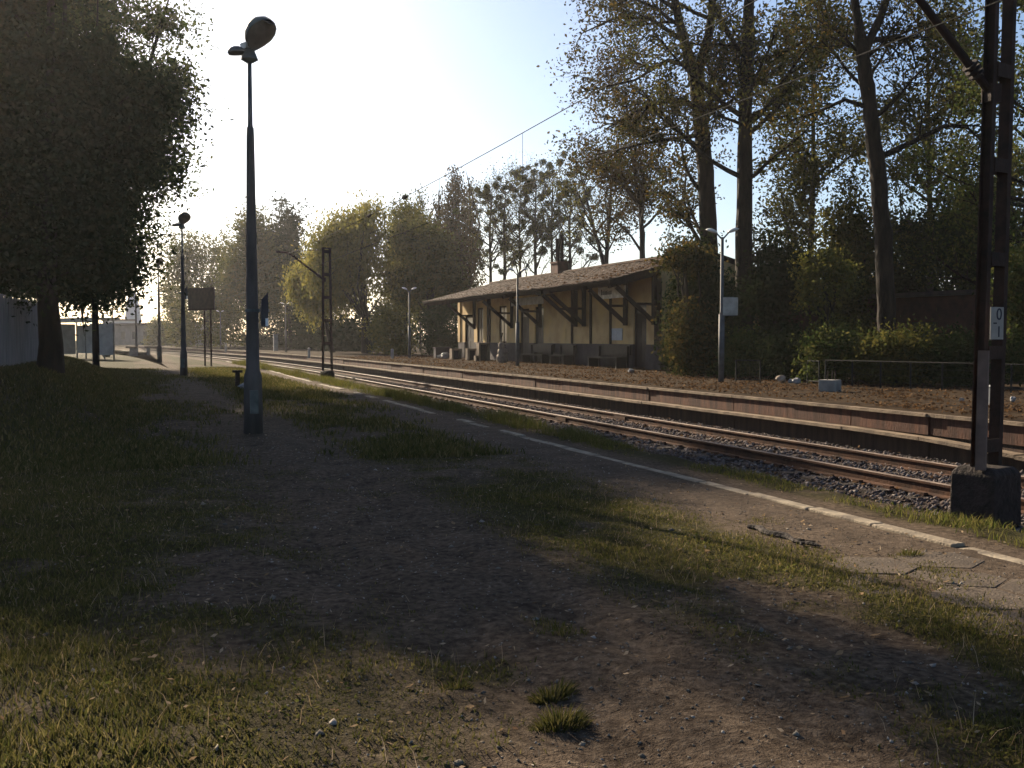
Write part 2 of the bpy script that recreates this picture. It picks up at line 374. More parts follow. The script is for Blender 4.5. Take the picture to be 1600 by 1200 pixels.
def stones(name, X, Y, Z, size, m, seed, parent=None):
    r = np.random.default_rng(seed); n = len(X)
    base = np.array([[1, 0, 0], [-1, 0, 0], [0, 1, 0], [0, -1, 0], [0, 0, 1], [0, 0, -1]], float)
    F = np.array([[0, 2, 4], [2, 1, 4], [1, 3, 4], [3, 0, 4], [2, 0, 5], [1, 2, 5], [3, 1, 5], [0, 3, 5]])
    V = base[None] * (r.uniform(.55, 1.15, (n, 6, 3)) * np.array([1, .8, .6])) + r.normal(0, .18, (n, 6, 3))
    a = r.uniform(0, 2 * np.pi, n); c, s = np.cos(a), np.sin(a)
    V = V * (size if np.ndim(size) == 0 else np.asarray(size)[:, None, None])
    V = np.stack([V[..., 0] * c[:, None] - V[..., 1] * s[:, None], V[..., 0] * s[:, None] + V[..., 1] * c[:, None], V[..., 2]], -1)
    V += np.stack([X, Y, Z], 1)[:, None]
    FF = (F[None] + (np.arange(n) * 6)[:, None, None]).reshape(-1, 3)
    return tag(link(name, npmesh(name, V.reshape(-1, 3), FF), m, parent), kind='stuff')
g = np.random.default_rng(8)
n = 34000; Y = 5.5 + 45 * g.random(n) ** 1.7; t = g.uniform(7.5, 12.25, n)
keep = g.random(n) < np.where(t < 8.0, sm(7.4, 8, t), 1)
t, Y = t[keep], Y[keep]; X = t + cx(Y)
stones('ballast', X, Y, gz(X, Y) + g.uniform(-.005, .035, len(X)) + .03 * np.exp(-((t - 10.13) / 1.2) ** 2), g.uniform(.022, .05, len(X)), M['stone'], 5)
n = 15000; Y = 2.4 + 17 * g.random(n) ** 1.8; X = g.uniform(-1.5, 6, n); gm = masks(X, Y)[0]; k = g.random(n) > gm * .8; X, Y = X[k], Y[k]
stones('gravel', X, Y, gz(X, Y) + .003, g.uniform(.004, .013, len(X)) * np.where(g.random(len(X)) < .03, 2.6, 1), M['pebble'], 6)

# ------------------------------------------------------------------ far platform
WX = 12.42
plat = MB()
py = np.concatenate([np.arange(2, 60, 4), np.arange(60, 240, 8)])
plat_w = lambda y: 26.0
P0 = [(WX + .02 + float(cx(y)), y) for y in py]
V = []; F = []
nxp = 14
for i, (x, y) in enumerate(P0):
    for j in range(nxp):
        u = j / (nxp - 1); V.append((x + u * u * 14, y, .41 + .03 * (float(fbm((x + u * 14) * .8, y * .8, 41)) - .5) * (u > 0)))
for i in range(len(P0) - 1):
    for j in range(nxp - 1): F.append((i * nxp + j, i * nxp + j + 1, (i + 1) * nxp + j + 1, (i + 1) * nxp + j))
plat.add(V, F)
M['platdirt'] = mat('far_platform_dirt', (.045, .031, .02), (.022, .016, .012), 2, bump=.8, bscale=22, rough=1, spec=.02, c3=(.042, .028, .017))
tag(plat.build('far_platform', M['platdirt'], smooth=True), kind='structure')
pw = thing('platform_wall', 'long low brown platform retaining wall with ledge behind the rails', 'platform wall', (WX, 20, -.34))
y = 4.0; rng = random.Random(11)
while y < 215:
    L = 2.0 if y < 70 else 6.0
    ym = y + L / 2; X = WX + float(cx(ym)); rz = -math.atan(float(cx(ym + 1) - cx(ym - 1)) / 2)
    j = rng.uniform(-.012, .012)
    MB().cbox((X + .04 + j, ym, .20), (.14, L - .025, .30), rz).build('panel', M['brickwall'], pw)
    MB().cbox((X + .02 + rng.uniform(-.015, .015), ym, .376), (.22, L - .018, .055), rz).build('coping_slab', M['coping'], pw)
    sag = float(.30 * sm(15.5, 7, ym)); tl_ = math.atan(float(.30 * (sm(15.5, 7, y) - sm(15.5, 7, y + L))) / L)
    MB().cbox((X - .10 + rng.uniform(-.01, .01), ym, .015 - sag + rng.uniform(-.006, .006)), (.30, L - .012, .055), rz, tl_).build('ledge_slab', M['coping'], pw)
    MB().cbox((X + .055 + j, ym, -.19), (.14, L - .03, .36), rz).build('lower_panel', M['brickwall2'], pw)
    y += L

# ------------------------------------------------------------------ leaves, grass
def quads(P, size, r, name, m, parent=None, flat=0., aspect=.55, kind=None, axis=None, base=None):
    n = len(P); a = r.normal(0, 1, (n, 3))
    if axis is not None: a = a * .45 + np.asarray(axis)
    if flat: a[:, 2] *= 1 - flat
    a /= np.linalg.norm(a, axis=1)[:, None]
    b = r.normal(0, 1, (n, 3))
    if flat: b[:, 2] *= 1 - flat
    b -= a * (a * b).sum(1)[:, None]; b /= np.linalg.norm(b, axis=1)[:, None] + 1e-9
    s = (size * r.uniform(.65, 1.3, n))[:, None]
    V = np.stack([P - a * s * .5, P + b * s * aspect * .5 - a * s * .05, P + a * s * .5, P - b * s * aspect * .5 - a * s * .05], 1).reshape(-1, 3)
    F = np.arange(4 * n).reshape(-1, 4)
    o = link(name, npmesh(name, V, F), m, parent, base)
    if kind: o['kind'] = kind
    return o
def blades(name, X, Y, H, m, seed, lean=.5, width=.006):
    r = np.random.default_rng(seed); n = len(X); Z = gz(X, Y) - .005
    a = r.uniform(0, 2 * np.pi, n); dx, dy = np.cos(a), np.sin(a); ln = H * lean * r.uniform(.2, 1.3, n)
    w = width * r.uniform(.7, 1.4, n)
    b2 = r.uniform(0, 2 * np.pi, n); wx, wy = np.cos(b2) * w, np.sin(b2) * w
    p0 = np.stack([X - wx, Y - wy, Z], 1); p1 = np.stack([X + wx, Y + wy, Z], 1)
    mid = np.stack([X + dx * ln * .35, Y + dy * ln * .35, Z + H * .6], 1); e = np.stack([wx * .7, wy * .7, wx * 0], 1)
    tip = np.stack([X + dx * ln, Y + dy * ln, Z + H], 1)
    V = np.stack([p0, p1, mid + e, tip, mid - e], 1).reshape(-1, 3)
    k = np.arange(n)[:, None] * 5
    F = np.concatenate([k + np.array([[0, 1, 2, 4]]), k + np.array([[4, 2, 3, 3]])])
    tri = np.concatenate([k + np.array([[0, 1, 2]]), k + np.array([[0, 2, 4]]), k + np.array([[4, 2, 3]])])
    return tag(link(name, npmesh(name, V, tri), m), kind='stuff')
g = np.random.default_rng(17)
def scatter(n, x0, x1, y0, y1, p=1.6, thr=1):
    Y = y0 + (y1 - y0) * g.random(n) ** p; X = g.uniform(x0, x1, n)
    k = g.random(n) < np.clip(masks(X, Y)[0] * thr, 0, 1); return X[k], Y[k]
X, Y = scatter(330000, -3.2, 5.6, 2.4, 15, 1.5)
h = .010 + .040 * fbm(X * 1.5, Y * 1.5, 77) ** 1.5 * g.uniform(.5, 1.6, len(X)) + .03 * sm(.8, -1.2, X)
blades('grass', X, Y, h, M['grass'], 1, .8, .0035)
X, Y = scatter(150000, -4, 6.2, 14, 60, 1.3)
blades('far_grass', X, Y, .05 + .07 * g.random(len(X)), M['grass'], 2, .7, .010)
t, Y = scatter(110000, 6.4, 7.8, 5, 70, 1.5); X = t + cx(Y)
kp = g.random(len(X)) < np.where(Y < 14, .45, 1) * sm(.38, .6, .08 * sm(12, 18, Y) + fbm(X * 1.1, Y * .8, 91)); X, Y = X[kp], Y[kp]
blades('trackside_weeds', X, Y, (.02 + (.09 + .34 * sm(12, 22, Y)) * fbm(X * 1.2, Y * .9, 5) ** 1.5) * g.uniform(.4, 1.5, len(X)), M['weed'], 3, .9, .005)
X, Y = scatter(60000, -3.2, 5.2, 2.5, 13, 1.5, .45); kp = fbm(X * 2.1, Y * 2.1, 201) > .5; X, Y = X[kp], Y[kp]
quads(np.stack([X, Y, gz(X, Y) + .012 + .018 * g.random(len(X))], 1), .026, g, 'ground_weeds', M['weed'], flat=.6, aspect=.6, kind='stuff')
X, Y = scatter(16000, -3.2, 5.4, 2.4, 14, 1.5, .5)
blades('dead_stalks', X, Y, g.uniform(.04, .13, len(X)), M['litter_pale'], 9, 1.1, .0016)
# two clumps standing alone on the bare path, and a few smaller ones
def clump(x, y, rad, n, hgt, label, seed):
    r = np.random.default_rng(seed); a = r.uniform(0, 6.28, n); q = rad * np.sqrt(r.random(n))
    X = x + np.cos(a) * q * 1.35; Y = y + np.sin(a) * q * .8
    o = blades('grass_tuft', X, Y, hgt * r.uniform(.5, 1.2, n) * (1 - .75 * (q / rad) ** 2) * r.uniform(.55, 1.15, n), M['grass'], seed, 1.2, .003)
    del o['kind']; tag(o, label, 'grass tuft', 'grass tufts on the bare path')
clump(1.84, 4.52, .085, 420, .085, 'small green grass tuft on bare dirt, the farther of two close together', 51)
clump(1.73, 4.17, .10, 560, .095, 'wide green grass tuft on bare dirt, the nearer of two close together', 52)
clump(1.43, 4.72, .06, 160, .06, 'short sparse grass tuft on dirt just left of the paired tufts', 53)
clump(5.55, 6.45, .08, 200, .07, 'lone green tuft growing through the paved platform strip', 54)
# leaf litter
n = 34000; t = WX + .15 + 7 * g.random(n) ** 1.1; Y = 11 + 60 * g.random(n) ** 1.3; k = g.random(n) < .3 + .7 * sm(.42, .62, fbm(t * .9, Y * .7, 133)); t, Y = t[k], Y[k]; n = len(t); X = t + cx(Y)
quads(np.stack([X, Y, .43 + .02 * g.random(n)], 1), .07, g, 'leaf_litter', M['litter'], flat=.75, aspect=.7, kind='stuff')
n = 5200; Y = 2.6 + 20 * g.random(n) ** 1.7; X = g.uniform(-2.6, 7.2, n); k = g.random(n) < .35 + .65 * sm(1.4, .4, X); X, Y = X[k], Y[k]; n = len(X); P = np.stack([X, Y, gz(X, Y) + .012 + .035 * g.random(n)], 1)
quads(P, .034, g, 'ground_litter', M['litter_pale'], flat=.55, aspect=.45, kind='stuff')
n = 1100; Y = 8 + 30 * g.random(n) ** 1.4; X = g.uniform(7.4, 12.2, n); P = np.stack([X, Y, gz(X, Y) + .07], 1)
quads(P, .07, g, 'track_litter', M['litter'], flat=.8, aspect=.7, kind='stuff')
# single fallen leaves one can pick out
leaf_me = []
for k in range(8):
    r = random.Random(60 + k); b = MB(); pts = []
    L = 1; W = r.uniform(.5, .75); curl = r.uniform(.1, .35)
    prof_w = [0, .55, 1, .8, 0]
    for i, w in enumerate(prof_w):
        x = (i / 4 - .5) * L; z = curl * (x * 2) ** 2 * .5
        if w == 0: pts.append([(x, 0, z)])
        else: pts.append([(x + r.uniform(-.05, .05), -w * W / 2, z + curl * .5 * w), (x, 0, z), (x + r.uniform(-.05, .05), w * W / 2, z + curl * r.uniform(.2, .7) * w)])
    V = [p for s_ in pts for p in s_]
    F = [(0, 1, 2), (0, 2, 3), (1, 4, 5, 2), (2, 5, 6, 3), (4, 7, 8, 5), (5, 8, 9, 6), (7, 10, 8), (8, 10, 9)]
    b.add(V, F); me_ = b.mesh('fallen_leaf'); me_.materials.append(M['litter_pale']); leaf_me.append(me_)
r = random.Random(5); placed = 0
while placed < 170:
    Y = 3.0 + 9 * r.random() ** 1.5; X = r.uniform(-2.4, 6)
    if abs((X - Y * .362) / Y) > .62: continue
    o = bpy.data.objects.new('fallen_leaf', leaf_me[r.randrange(8)]); COL.objects.link(o)
    s_ = r.uniform(.028, .06) * (1.2 if X > 2.6 else 1)
    o.location = (X, Y, float(gz(X, Y)) + .012); o.scale = (s_, s_, s_); o.rotation_euler = (r.uniform(-.5, .5), r.uniform(-.5, .5), r.uniform(0, 6.28))
    tag(o, 'curled dry leaf lying on the ground of the near platform', 'leaf', 'dry leaves scattered over the near platform'); placed += 1

# ------------------------------------------------------------------ trees
def tubes(polys, name, m, parent=None, sides=None, smooth=True):
    VV = []; FF = []; off = 0
    for P, rad in polys:
        P = np.asarray(P, float); n = len(P); k = sides or (9 if rad[0] > .12 else 5 if rad[0] > .03 else 3)
        d = np.gradient(P, axis=0); d /= np.linalg.norm(d, axis=1)[:, None] + 1e-9
        ref = np.array([1., 0, 0]) if abs(d[0, 2]) > .8 else np.array([0, 0, 1.])
        a = np.cross(d, ref); a /= np.linalg.norm(a, axis=1)[:, None] + 1e-9; b = np.cross(d, a)
        th = np.arange(k) * 2 * np.pi / k
        ring = P[:, None] + np.asarray(rad)[:, None, None] * (a[:, None] * np.cos(th)[None, :, None] + b[:, None] * np.sin(th)[None, :, None])
        VV.append(ring.reshape(-1, 3))
        i = np.arange(n - 1)[:, None] * k; j = np.arange(k)[None]
        FF.append((np.stack([i + j, i + (j + 1) % k, i + k + (j + 1) % k, i + k + j], -1)).reshape(-1, 4) + off); off += n * k
    return link(name, npmesh(name, np.concatenate(VV), np.concatenate(FF)), m, parent, smooth=smooth)
def shoot(r, p, d, L, r0, n, wob, lift):
    P = [np.array(p, float)]; d = np.array(d, float)
    for i in range(n):
        d = d + r.normal(0, wob, 3) + np.array([0, 0, lift]); d /= np.linalg.norm(d); P.append(P[-1] + d * L / n)
    return np.array(P), np.linspace(r0, r0 * .3, n + 1)
def gnarl(r, P, R_):
    P = np.asarray(P, float); n = len(P); m = 6 * (n - 1) + 1; u = np.linspace(0, n - 1, m)
    Q = np.stack([np.interp(u, np.arange(n), P[:, k]) for k in range(3)], 1); q = np.interp(u, np.arange(n), R_)
    for _ in range(3): Q[1:-1] = .25 * Q[:-2] + .5 * Q[1:-1] + .25 * Q[2:]
    Q[1:-1, :2] += r.normal(0, .05, (m - 2, 2)) * q[1:-1, None]
    q = .86 * q * (1 + r.normal(0, .03, m)); q[0] *= 1.35; q[1] *= 1.12
    return Q, q
def at_t(P, t):
    f = t * (len(P) - 1); i = min(int(f), len(P) - 2); return P[i] + (P[i + 1] - P[i]) * (f - i), P[i + 1] - P[i], i
def side_dir(r, d, ang):
    d = d / (np.linalg.norm(d) + 1e-9); v = r.normal(0, 1, 3); v -= d * (v @ d); v /= np.linalg.norm(v); return d * math.cos(ang) + v * math.sin(ang)
def sparse_tree(name, label, trunks, m_bark, m_leaf, seed, n1=16, L1=4, n2=7, n3=5, t0=.3, lift=.05, leaves=9000, lsize=.13, sig=.22, tw=.9, group=None, extra=(), up=1.0, limbs_part=True, cat='tree', lower_leaf=0, ang=(.7, 1.25), mist=0, shape=None):
    """trunks: list of (points, radii) polylines; limbs, boughs and twigs grow from them"""
    r = np.random.default_rng(seed); b0 = trunks[0][0][0]
    t = thing(name, label, cat, b0, group)
    tubes([gnarl(r, P, R_) for P, R_ in trunks], 'trunk', m_bark, t)
    leafpts = []; twigs = []; nl = 0
    lim = [(np.asarray(P), np.asarray(R_), ) for P, R_ in extra]
    for P, R_ in trunks:
        P = np.asarray(P, float)
        for k in range(max(2, int(n1 / len(trunks)))):
            u = t0 + (1 - t0) * r.random() ** .85
            p, d, i = at_t(P, u); dd = side_dir(r, d, r.uniform(*ang)); dd[2] = dd[2] * .7 + .15 * up
            ln = L1 * r.uniform(.6, 1.15) * ((1.15 - .65 * u) if shape is None else shape(u)); lim.append(shoot(r, p, dd, ln, min(R_[i] * .45, .02 * ln + .02), 6, .12, lift))
    for P, R_ in lim:
        grp = [(P, R_)]
        for k in range(n2):
            p, d, i = at_t(P, .25 + .75 * r.random()); ln = L1 * .45 * r.uniform(.5, 1.1)
            B = shoot(r, p, side_dir(r, d, r.uniform(.5, 1.1)), ln, max(.008, R_[i] * .5), 4, .18, lift); grp.append(B)
            for q in range(n3):
                p, d, i2 = at_t(B[0], .2 + .8 * r.random()); T = shoot(r, p, side_dir(r, d, r.uniform(.4, 1.1)), ln * tw * r.uniform(.3, .7), .007, 3, .25, lift); grp.append(T); leafpts.append(T[0])
            leafpts.append(B[0])
        if limbs_part: tubes(grp, 'limb', m_bark, t)
        else: twigs += grp
    if twigs: tubes(twigs, 'branchwork', m_bark, t)
    if leaves:
        A = np.concatenate(leafpts); P = A[r.integers(0, len(A), leaves)] + r.normal(0, sig, (leaves, 3))
        quads(P, lsize, r, 'crown', m_leaf, t)
    if mist:
        A = np.concatenate(leafpts); idx = r.integers(0, len(A), mist)
        for i in idx:
            c = A[i]; rad = r.uniform(.15, .34)
            o = bpy.data.objects.new('mistletoe_clump', mist_me[r.integers(0, 3)]); COL.objects.link(o); o.parent = t
            o.location = Vector(c) - Vector(t.location); o.scale = (rad, rad, rad * .9); o.rotation_euler = (0, 0, r.uniform(0, 6))
    return t
mist_me = []
for k in range(3):
    r_ = np.random.default_rng(900 + k); n = 420; d = r_.normal(0, 1, (n, 3)); d /= np.linalg.norm(d, axis=1)[:, None]; P = d * (r_.random(n) ** .4)[:, None]
    o = quads(P, .36, r_, 'mistletoe_clump', M['mistletoe'], aspect=.5); mist_me.append(o.data); bpy.data.objects.remove(o)
def dense_pts(r, lobes, n, per, sig):
    w = np.array([a * b * c for (_, (a, b, c)) in lobes]) ** .75; w /= w.sum(); k = r.choice(len(lobes), n, p=w)
    C = np.array([l[0] for l in lobes])[k]; Q = np.array([l[1] for l in lobes])[k]
    d = r.normal(0, 1, (n, 3)); d /= np.linalg.norm(d, axis=1)[:, None]
    c = C + Q * d * (r.random(n) ** .42)[:, None] * r.uniform(.85, 1.12, (n, 1))
    return (c[:, None] + r.normal(0, sig, (n, per, 3)) * np.array([1, 1, .7])).reshape(-1, 3)
def lobe_tree(name, label, base, trunk, lobes, m_leaf, seed, n=900, per=18, sig=.3, lsize=.16, cat='tree', m_bark=None, group=None, axis=None, inner=0, aspect=.55):
    r = np.random.default_rng(seed); t = thing(name, label, cat, base, group); b = np.array(base, float)
    polys = [(np.asarray(P), R_) for P, R_ in trunk]
    if not polys: polys = [(np.array([b, b + (0, 0, .6)]), [.05, .03])]
    top = np.asarray(polys[0][0][-1])
    for c, q in lobes:
        c = np.array(c, float); s_ = np.asarray(polys[0][0][r.integers(max(1, len(polys[0][0]) // 2), len(polys[0][0]))], float)
        mid = (s_ + c) / 2 + r.normal(0, .15, 3) * np.linalg.norm(c - s_) * .5
        r0 = max(.025, .018 * np.linalg.norm(c - s_))
        polys.append((np.array([s_, mid, c, c + (c - mid) * .5]), [r0, r0 * .75, r0 * .5, .01]))
        for k in range(4):
            dd = r.normal(0, 1, 3); dd /= np.linalg.norm(dd); e = c + dd * np.array(q) * .9
            polys.append((np.array([c, (c + e) / 2 + r.normal(0, .1, 3), e]), [r0 * .5, r0 * .3, .006]))
    tubes(polys, 'trunk', m_bark or M['bark'], t)
    P = dense_pts(r, lobes, n, per, sig)
    if inner:
        I = dense_pts(r, [(c, tuple(.62 * x for x in q)) for c, q in lobes], int(inner * 2.1), 1, .12)
        I = I[I[:, 2] > b[2] + .15]
        quads(I, lsize * 1.75, r, 'inner_foliage', m_leaf, t, aspect=.7)
    P = P[P[:, 2] > b[2] + .03]
    quads(P, lsize, r, 'crown', m_leaf, t, axis=axis, aspect=aspect)
    return t
def line(pts, r0, r1, n=None):
    pts = np.array(pts, float); return pts, np.linspace(r0, r1, len(pts))

# the big dark tree on the bank, left
x, y = spot(78, 26); z = 1.0
lob = []
r = random.Random(3)
for (dx, dy, h_, a, b_, c) in [(0, 0, 6.4, 3.0, 3.2, 2.6), (-2.0, .3, 6.0, 2.6, 2.8, 2.6), (1.0, -.2, 4.9, 1.6, 2.1, 1.8), (-1.7, 0, 9.15, 2.0, 2.0, 1.7), (-3.0, .3, 8.9, 1.7, 2.0, 1.6), (.2, 0, 8.3, 1.6, 1.8, .9), (-.8, 0, 9.75, 1.4, 1.5, .85), (1.7, .2, 7.4, 1.7, 1.9, 1.5),
                            (-1.2, 0, 3.6, 2.4, 2.4, 1.2), (.9, .4, 3.2, 1.5, 1.6, .9), (-3.6, 0, 5.0, 2.2, 2.2, 2.6), (.2, .2, 11.25, 1.4, 1.2, .75), (.5, .1, 10.1, .5, .8, .3), (2.1, 0, 6.2, 1.0, 1.4, 1.0), (2.5, .1, 7.7, 1.0, 1.3, .9), (1.3, 0, 3.4, .9, 1.2, .8), (1.2, .1, 8.9, .6, .9, .5)]:
    lob.append(((x + dx, y + dy, h_), (a, b_, c)))
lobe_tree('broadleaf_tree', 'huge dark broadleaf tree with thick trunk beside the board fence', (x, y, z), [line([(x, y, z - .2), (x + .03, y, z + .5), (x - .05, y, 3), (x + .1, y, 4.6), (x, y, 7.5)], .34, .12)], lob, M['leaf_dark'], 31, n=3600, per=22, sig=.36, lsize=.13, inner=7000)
# second, lighter one behind it
x, y = spot(150, 46); z = .35
lob = [((x + dx, y + dy, h_), q) for dx, dy, h_, q in [(0, 0, 8, (3.4, 3.4, 3)), (2.9, 0, 9.4, (1.7, 1.7, 2.0)), (3.3, 0, 11.2, (1.3, 1.4, 1.2)), (3.3, 0, 13, (1.5, 1.6, 1.6)), (1.2, 0, 12.5, (3, 3, 2.6)), (1.1, .3, 6.2, (1.4, 1.8, 1.6)), (-2, 0, 6, (2.6, 2.5, 2)), (-2.5, 0, 10, (3, 3, 3)), (.6, 0, 5.0, (2.6, 2.6, 1.3)), (2.9, 0, 15.4, (1.8, 1.8, 1.2)), (0, 0, 15.5, (3, 3, 1.6)), (.8, .2, 4.0, (1.2, 1.4, 1.0)), (-.6, .2, 3.6, (2.2, 1.8, 1.0)), (-1.5, 0, 13.5, (3, 3, 2.5)), (-4.5, 0, 8.5, (2.6, 2.5, 3)), (-2.2, 0, 15.6, (2.6, 3, 2.0)), (-4.5, 0, 13.2, (3, 3, 3)), (-.3, 0, 16.8, (2.4, 2.4, 1.2))]]
lobe_tree('broadleaf_tree', 'airy green broadleaf tree with slim brown trunk in front of the shelter', (x, y, z), [line([(x, y, z - .2), (x, y, 3.5), (x + .3, y, 8), (x + 1, y, 13)], .16, .07)], lob, M['leaf_edge'], 32, n=3700, per=15, sig=.42, lsize=.19, inner=3400)

x, y = spot(70, 64); z = .2  # tree added out of sight behind the other two, to shade bank and platform
lob = [((x + dx, y + dy, h_), q) for dx, dy, h_, q in [(0, 0, 9, (4.2, 4.2, 4)), (-3, 0, 8, (3.5, 3.5, 3.5)), (1.5, 0, 12.5, (3, 3, 2)), (2.4, 0, 7, (2.4, 2.6, 2.2)), (-1, 0, 5, (3.5, 3.2, 1.6)), (-4, 0, 12, (3.5, 3.5, 3))]]
lobe_tree('broadleaf_tree', 'added farther broadleaf tree, hidden behind the two left trees to shade the ground', (x, y, z), [line([(x, y, z - .2), (x, y, 5), (x, y, 10)], .25, .1)], lob, M['leaf_dark'], 33, n=2300, per=14, sig=.4, lsize=.22, inner=3500)

# tall half-bare trees behind the right end of the station
def T(px, y_, D):                              # bearing, height pixel -> point
    X, Y = spot(px, D); return (X, Y, EYE + (528 - y_) / 1650 * D)
D = 40
sparse_tree('tall_tree', 'tall forked tree shedding brown leaves behind the near end of the station', [
    line([T(1112, 578, D), T(1108, 450, D), T(1104, 330, D), T(1094, 210, D), T(1084, 130, D)], .46, .3),
    line([T(1084, 130, D), T(1062, 60, D + .3), T(1043, -30, D + .5), T(1020, -180, D + 1)], .26, .08),
    line([T(1084, 130, D), T(1106, 50, D - .4), T(1112, -40, D - .5), T(1125, -190, D - 1)], .24, .08)],
    M['bark'], M['leaf_autumn'], 41, n1=30, L1=4.6, n2=8, n3=5, t0=.35, leaves=34000, lsize=.14, sig=.17,
    extra=[(np.array([T(1090, 178, D), T(1062, 160, D - .5), T(1010, 168, D - 1), T(945, 205, D - 1.5)]), [.12, .09, .06, .03]),
           (np.array([T(1085, 215, D), T(1050, 220, D - 1), T(1000, 228, D - 1.5), T(930, 245, D - 2)]), [.09, .07, .05, .02]),
           (np.array([T(1075, 110, D), T(1040, 100, D - .5), T(990, 130, D - 1), T(900, 150, D - 1)]), [.10, .07, .05, .02]),
           (np.array([T(1065, 70, D), T(1010, 35, D - .5), T(960, 35, D - 1), T(905, 60, D - 1)]), [.10, .07, .05, .02])])
D = 38
sparse_tree('tall_tree', 'tall straight dark trunk tree standing right behind the notice board lamp', [
    line([T(1163, 580, D), T(1160, 400, D), T(1160, 200, D), T(1163, 60, D), T(1168, -60, D), T(1165, -200, D)], .42, .12)],
    M['bark'], M['leaf_olive'], 42, n1=28, L1=4.6, n2=8, n3=5, t0=.3, leaves=20000, lsize=.14, sig=.2)
D = 29.5
sparse_tree('tall_tree', 'leaning tall tree with arching boughs just left of the near mast', [
    line([T(1388, 590, D), T(1384, 480, D), T(1375, 340, D), T(1358, 200, D), T(1344, 110, D), T(1338, 70, D)], .31, .2),
    line([T(1338, 70, D), T(1325, -10, D), T(1300, -120, D)], .17, .06),
    line([T(1340, 90, D), T(1366, 40, D), T(1385, -20, D), T(1420, -150, D)], .16, .06)],
    M['bark'], M['leaf_autumn'], 43, n1=18, L1=3.6, n2=7, n3=4, t0=.45, leaves=11000, lsize=.12, sig=.2,
    extra=[(np.array([T(1377, 245, D), T(1420, 225, D), T(1470, 200, D), T(1505, 203, D), T(1542, 238, D)]), [.09, .075, .055, .04, .015]),
           (np.array([T(1330, 72, D), T(1370, 68, D), T(1405, 66, D), T(1418, 85, D)]), [.10, .085, .06, .03]),
           (np.array([T(1345, 170, D), T(1315, 160, D), T(1270, 180, D - .5), T(1235, 190, D - .7)]), [.07, .055, .04, .02])])
D = 46
sparse_tree('tall_tree', 'slender greenish tree between the two tall trunks on the right', [line([T(1262, 580, D), T(1264, 400, D), T(1268, 250, D), T(1262, 60, D)], .22, .06)], M['bark_grey'], M['leaf_olive'], 44, n1=26, L1=3.6, n2=7, n3=4, t0=.25, leaves=17000, lsize=.17, sig=.26)
D = 43
sparse_tree('tall_tree', 'slim olive tree rising behind the leaning tall tree', [line([T(1448, 580, D), T(1452, 400, D), T(1446, 250, D), T(1440, 40, D)], .2, .06)], M['bark_grey'], M['leaf_olive'], 45, n1=26, L1=3.8, n2=7, n3=4, t0=.25, leaves=17000, lsize=.16, sig=.28)
D = 36
sparse_tree('tall_tree', 'green leafy tree at the frame edge behind the near mast', [line([T(1600, 590, D), T(1598, 400, D), T(1604, 200, D), T(1595, 0, D)], .22, .07)], M['bark'], M['leaf_edge'], 46, n1=26, L1=3.6, n2=8, n3=5, t0=.15, leaves=20000, lsize=.15, sig=.25)
D = 52
sparse_tree('tall_tree', 'grey autumn tree with thin stem above the station roof ridge', [line([T(1004, 520, D), T(1003, 400, D), T(1000, 330, D), T(985, 240, D), T(975, 150, D)], .2, .05)], M['bark_grey'], M['leaf_brown'], 47, n1=26, L1=4, n2=7, n3=4, t0=.25, leaves=15000, lsize=.16, sig=.22)
D = 66
sparse_tree('bare_tree', 'bare tree with two stems spreading in a V above the roof', [line([T(948, 520, D), T(946, 420, D), T(952, 330, D), T(955, 260, D)], .22, .06), line([T(945, 420, D), T(925, 350, D), T(905, 270, D)], .16, .05)], M['bark_grey'], M['leaf_olive'], 48, n1=26, L1=4.2, n2=7, n3=5, t0=.2, leaves=3500, lsize=.18, sig=.3, mist=10, lift=.08)
# bare trees full of mistletoe behind the roof
for k, (px, yt, D, nm) in enumerate([(766, 320, 84, 14), (788, 300, 80, 15), (812, 285, 86, 18), (836, 290, 78, 20), (862, 270, 82, 22), (890, 300, 76, 16)]):
    lab = ['first bare mistletoe tree from the left behind the station roof', 'second bare mistletoe tree from the left behind the station roof', 'third bare mistletoe tree from the left behind the station roof', 'fourth bare mistletoe tree, its dark stem left of the chimney', 'bare tree thick with mistletoe rising straight behind the chimney', 'last bare mistletoe tree just right of the chimney'][k]
    sparse_tree('mistletoe_tree', lab, [line([T(px, 545, D), T(px + 1, 430, D), T(px - 1, 360, D), T(px + 2, yt, D)], .19, .04)], M['bark_grey'], M['leaf_olive'], 60 + k, n1=30, L1=3.2, n2=6, n3=4, t0=.25, leaves=1500, lsize=.16, sig=.3, mist=int(nm * 2.4), group='mistletoe trees behind the station', limbs_part=False, lift=.12)
# poplars
for k, (px, yt, D, w) in enumerate([(618, 322, 108, 1.5), (657, 300, 110, 1.7), (686, 312, 106, 1.6), (712, 276, 104, 2.0), (735, 284, 112, 1.5)]):
    lab = ['wispy half-bare poplar, leftmost of the row behind the willow', 'half-bare poplar with a dark clump, second in the row', 'low poplar in the middle of the poplar row', 'tallest and densest poplar of the row', 'narrow poplar at the right end of the poplar row'][k]
    b0 = T(px, 548, D); tp = T(px, yt, D)
    lobs = [((b0[0], b0[1], b0[2] + (tp[2] - b0[2]) * f), (w * q, w * q, 1.6)) for f, q in [(.3, .8), (.42, 1), (.54, 1), (.66, .9), (.78, .75), (.88, .5), (.96, .28)]]
    lobe_tree('poplar_tree', lab, b0, [line([b0, (b0[0], b0[1], (b0[2] + tp[2]) / 2), (b0[0], b0[1], b0[2] * .15 + tp[2] * .85)], .13, .02)], lobs, M['leaf_brown'] if k > 1 else M['leaf_olive'], 70 + k, n=[330, 380, 520, 900, 520][k], per=12, sig=.34, lsize=.26, axis=(0, 0, 1.2), group='poplars beyond the station', m_bark=M['bark_grey'])

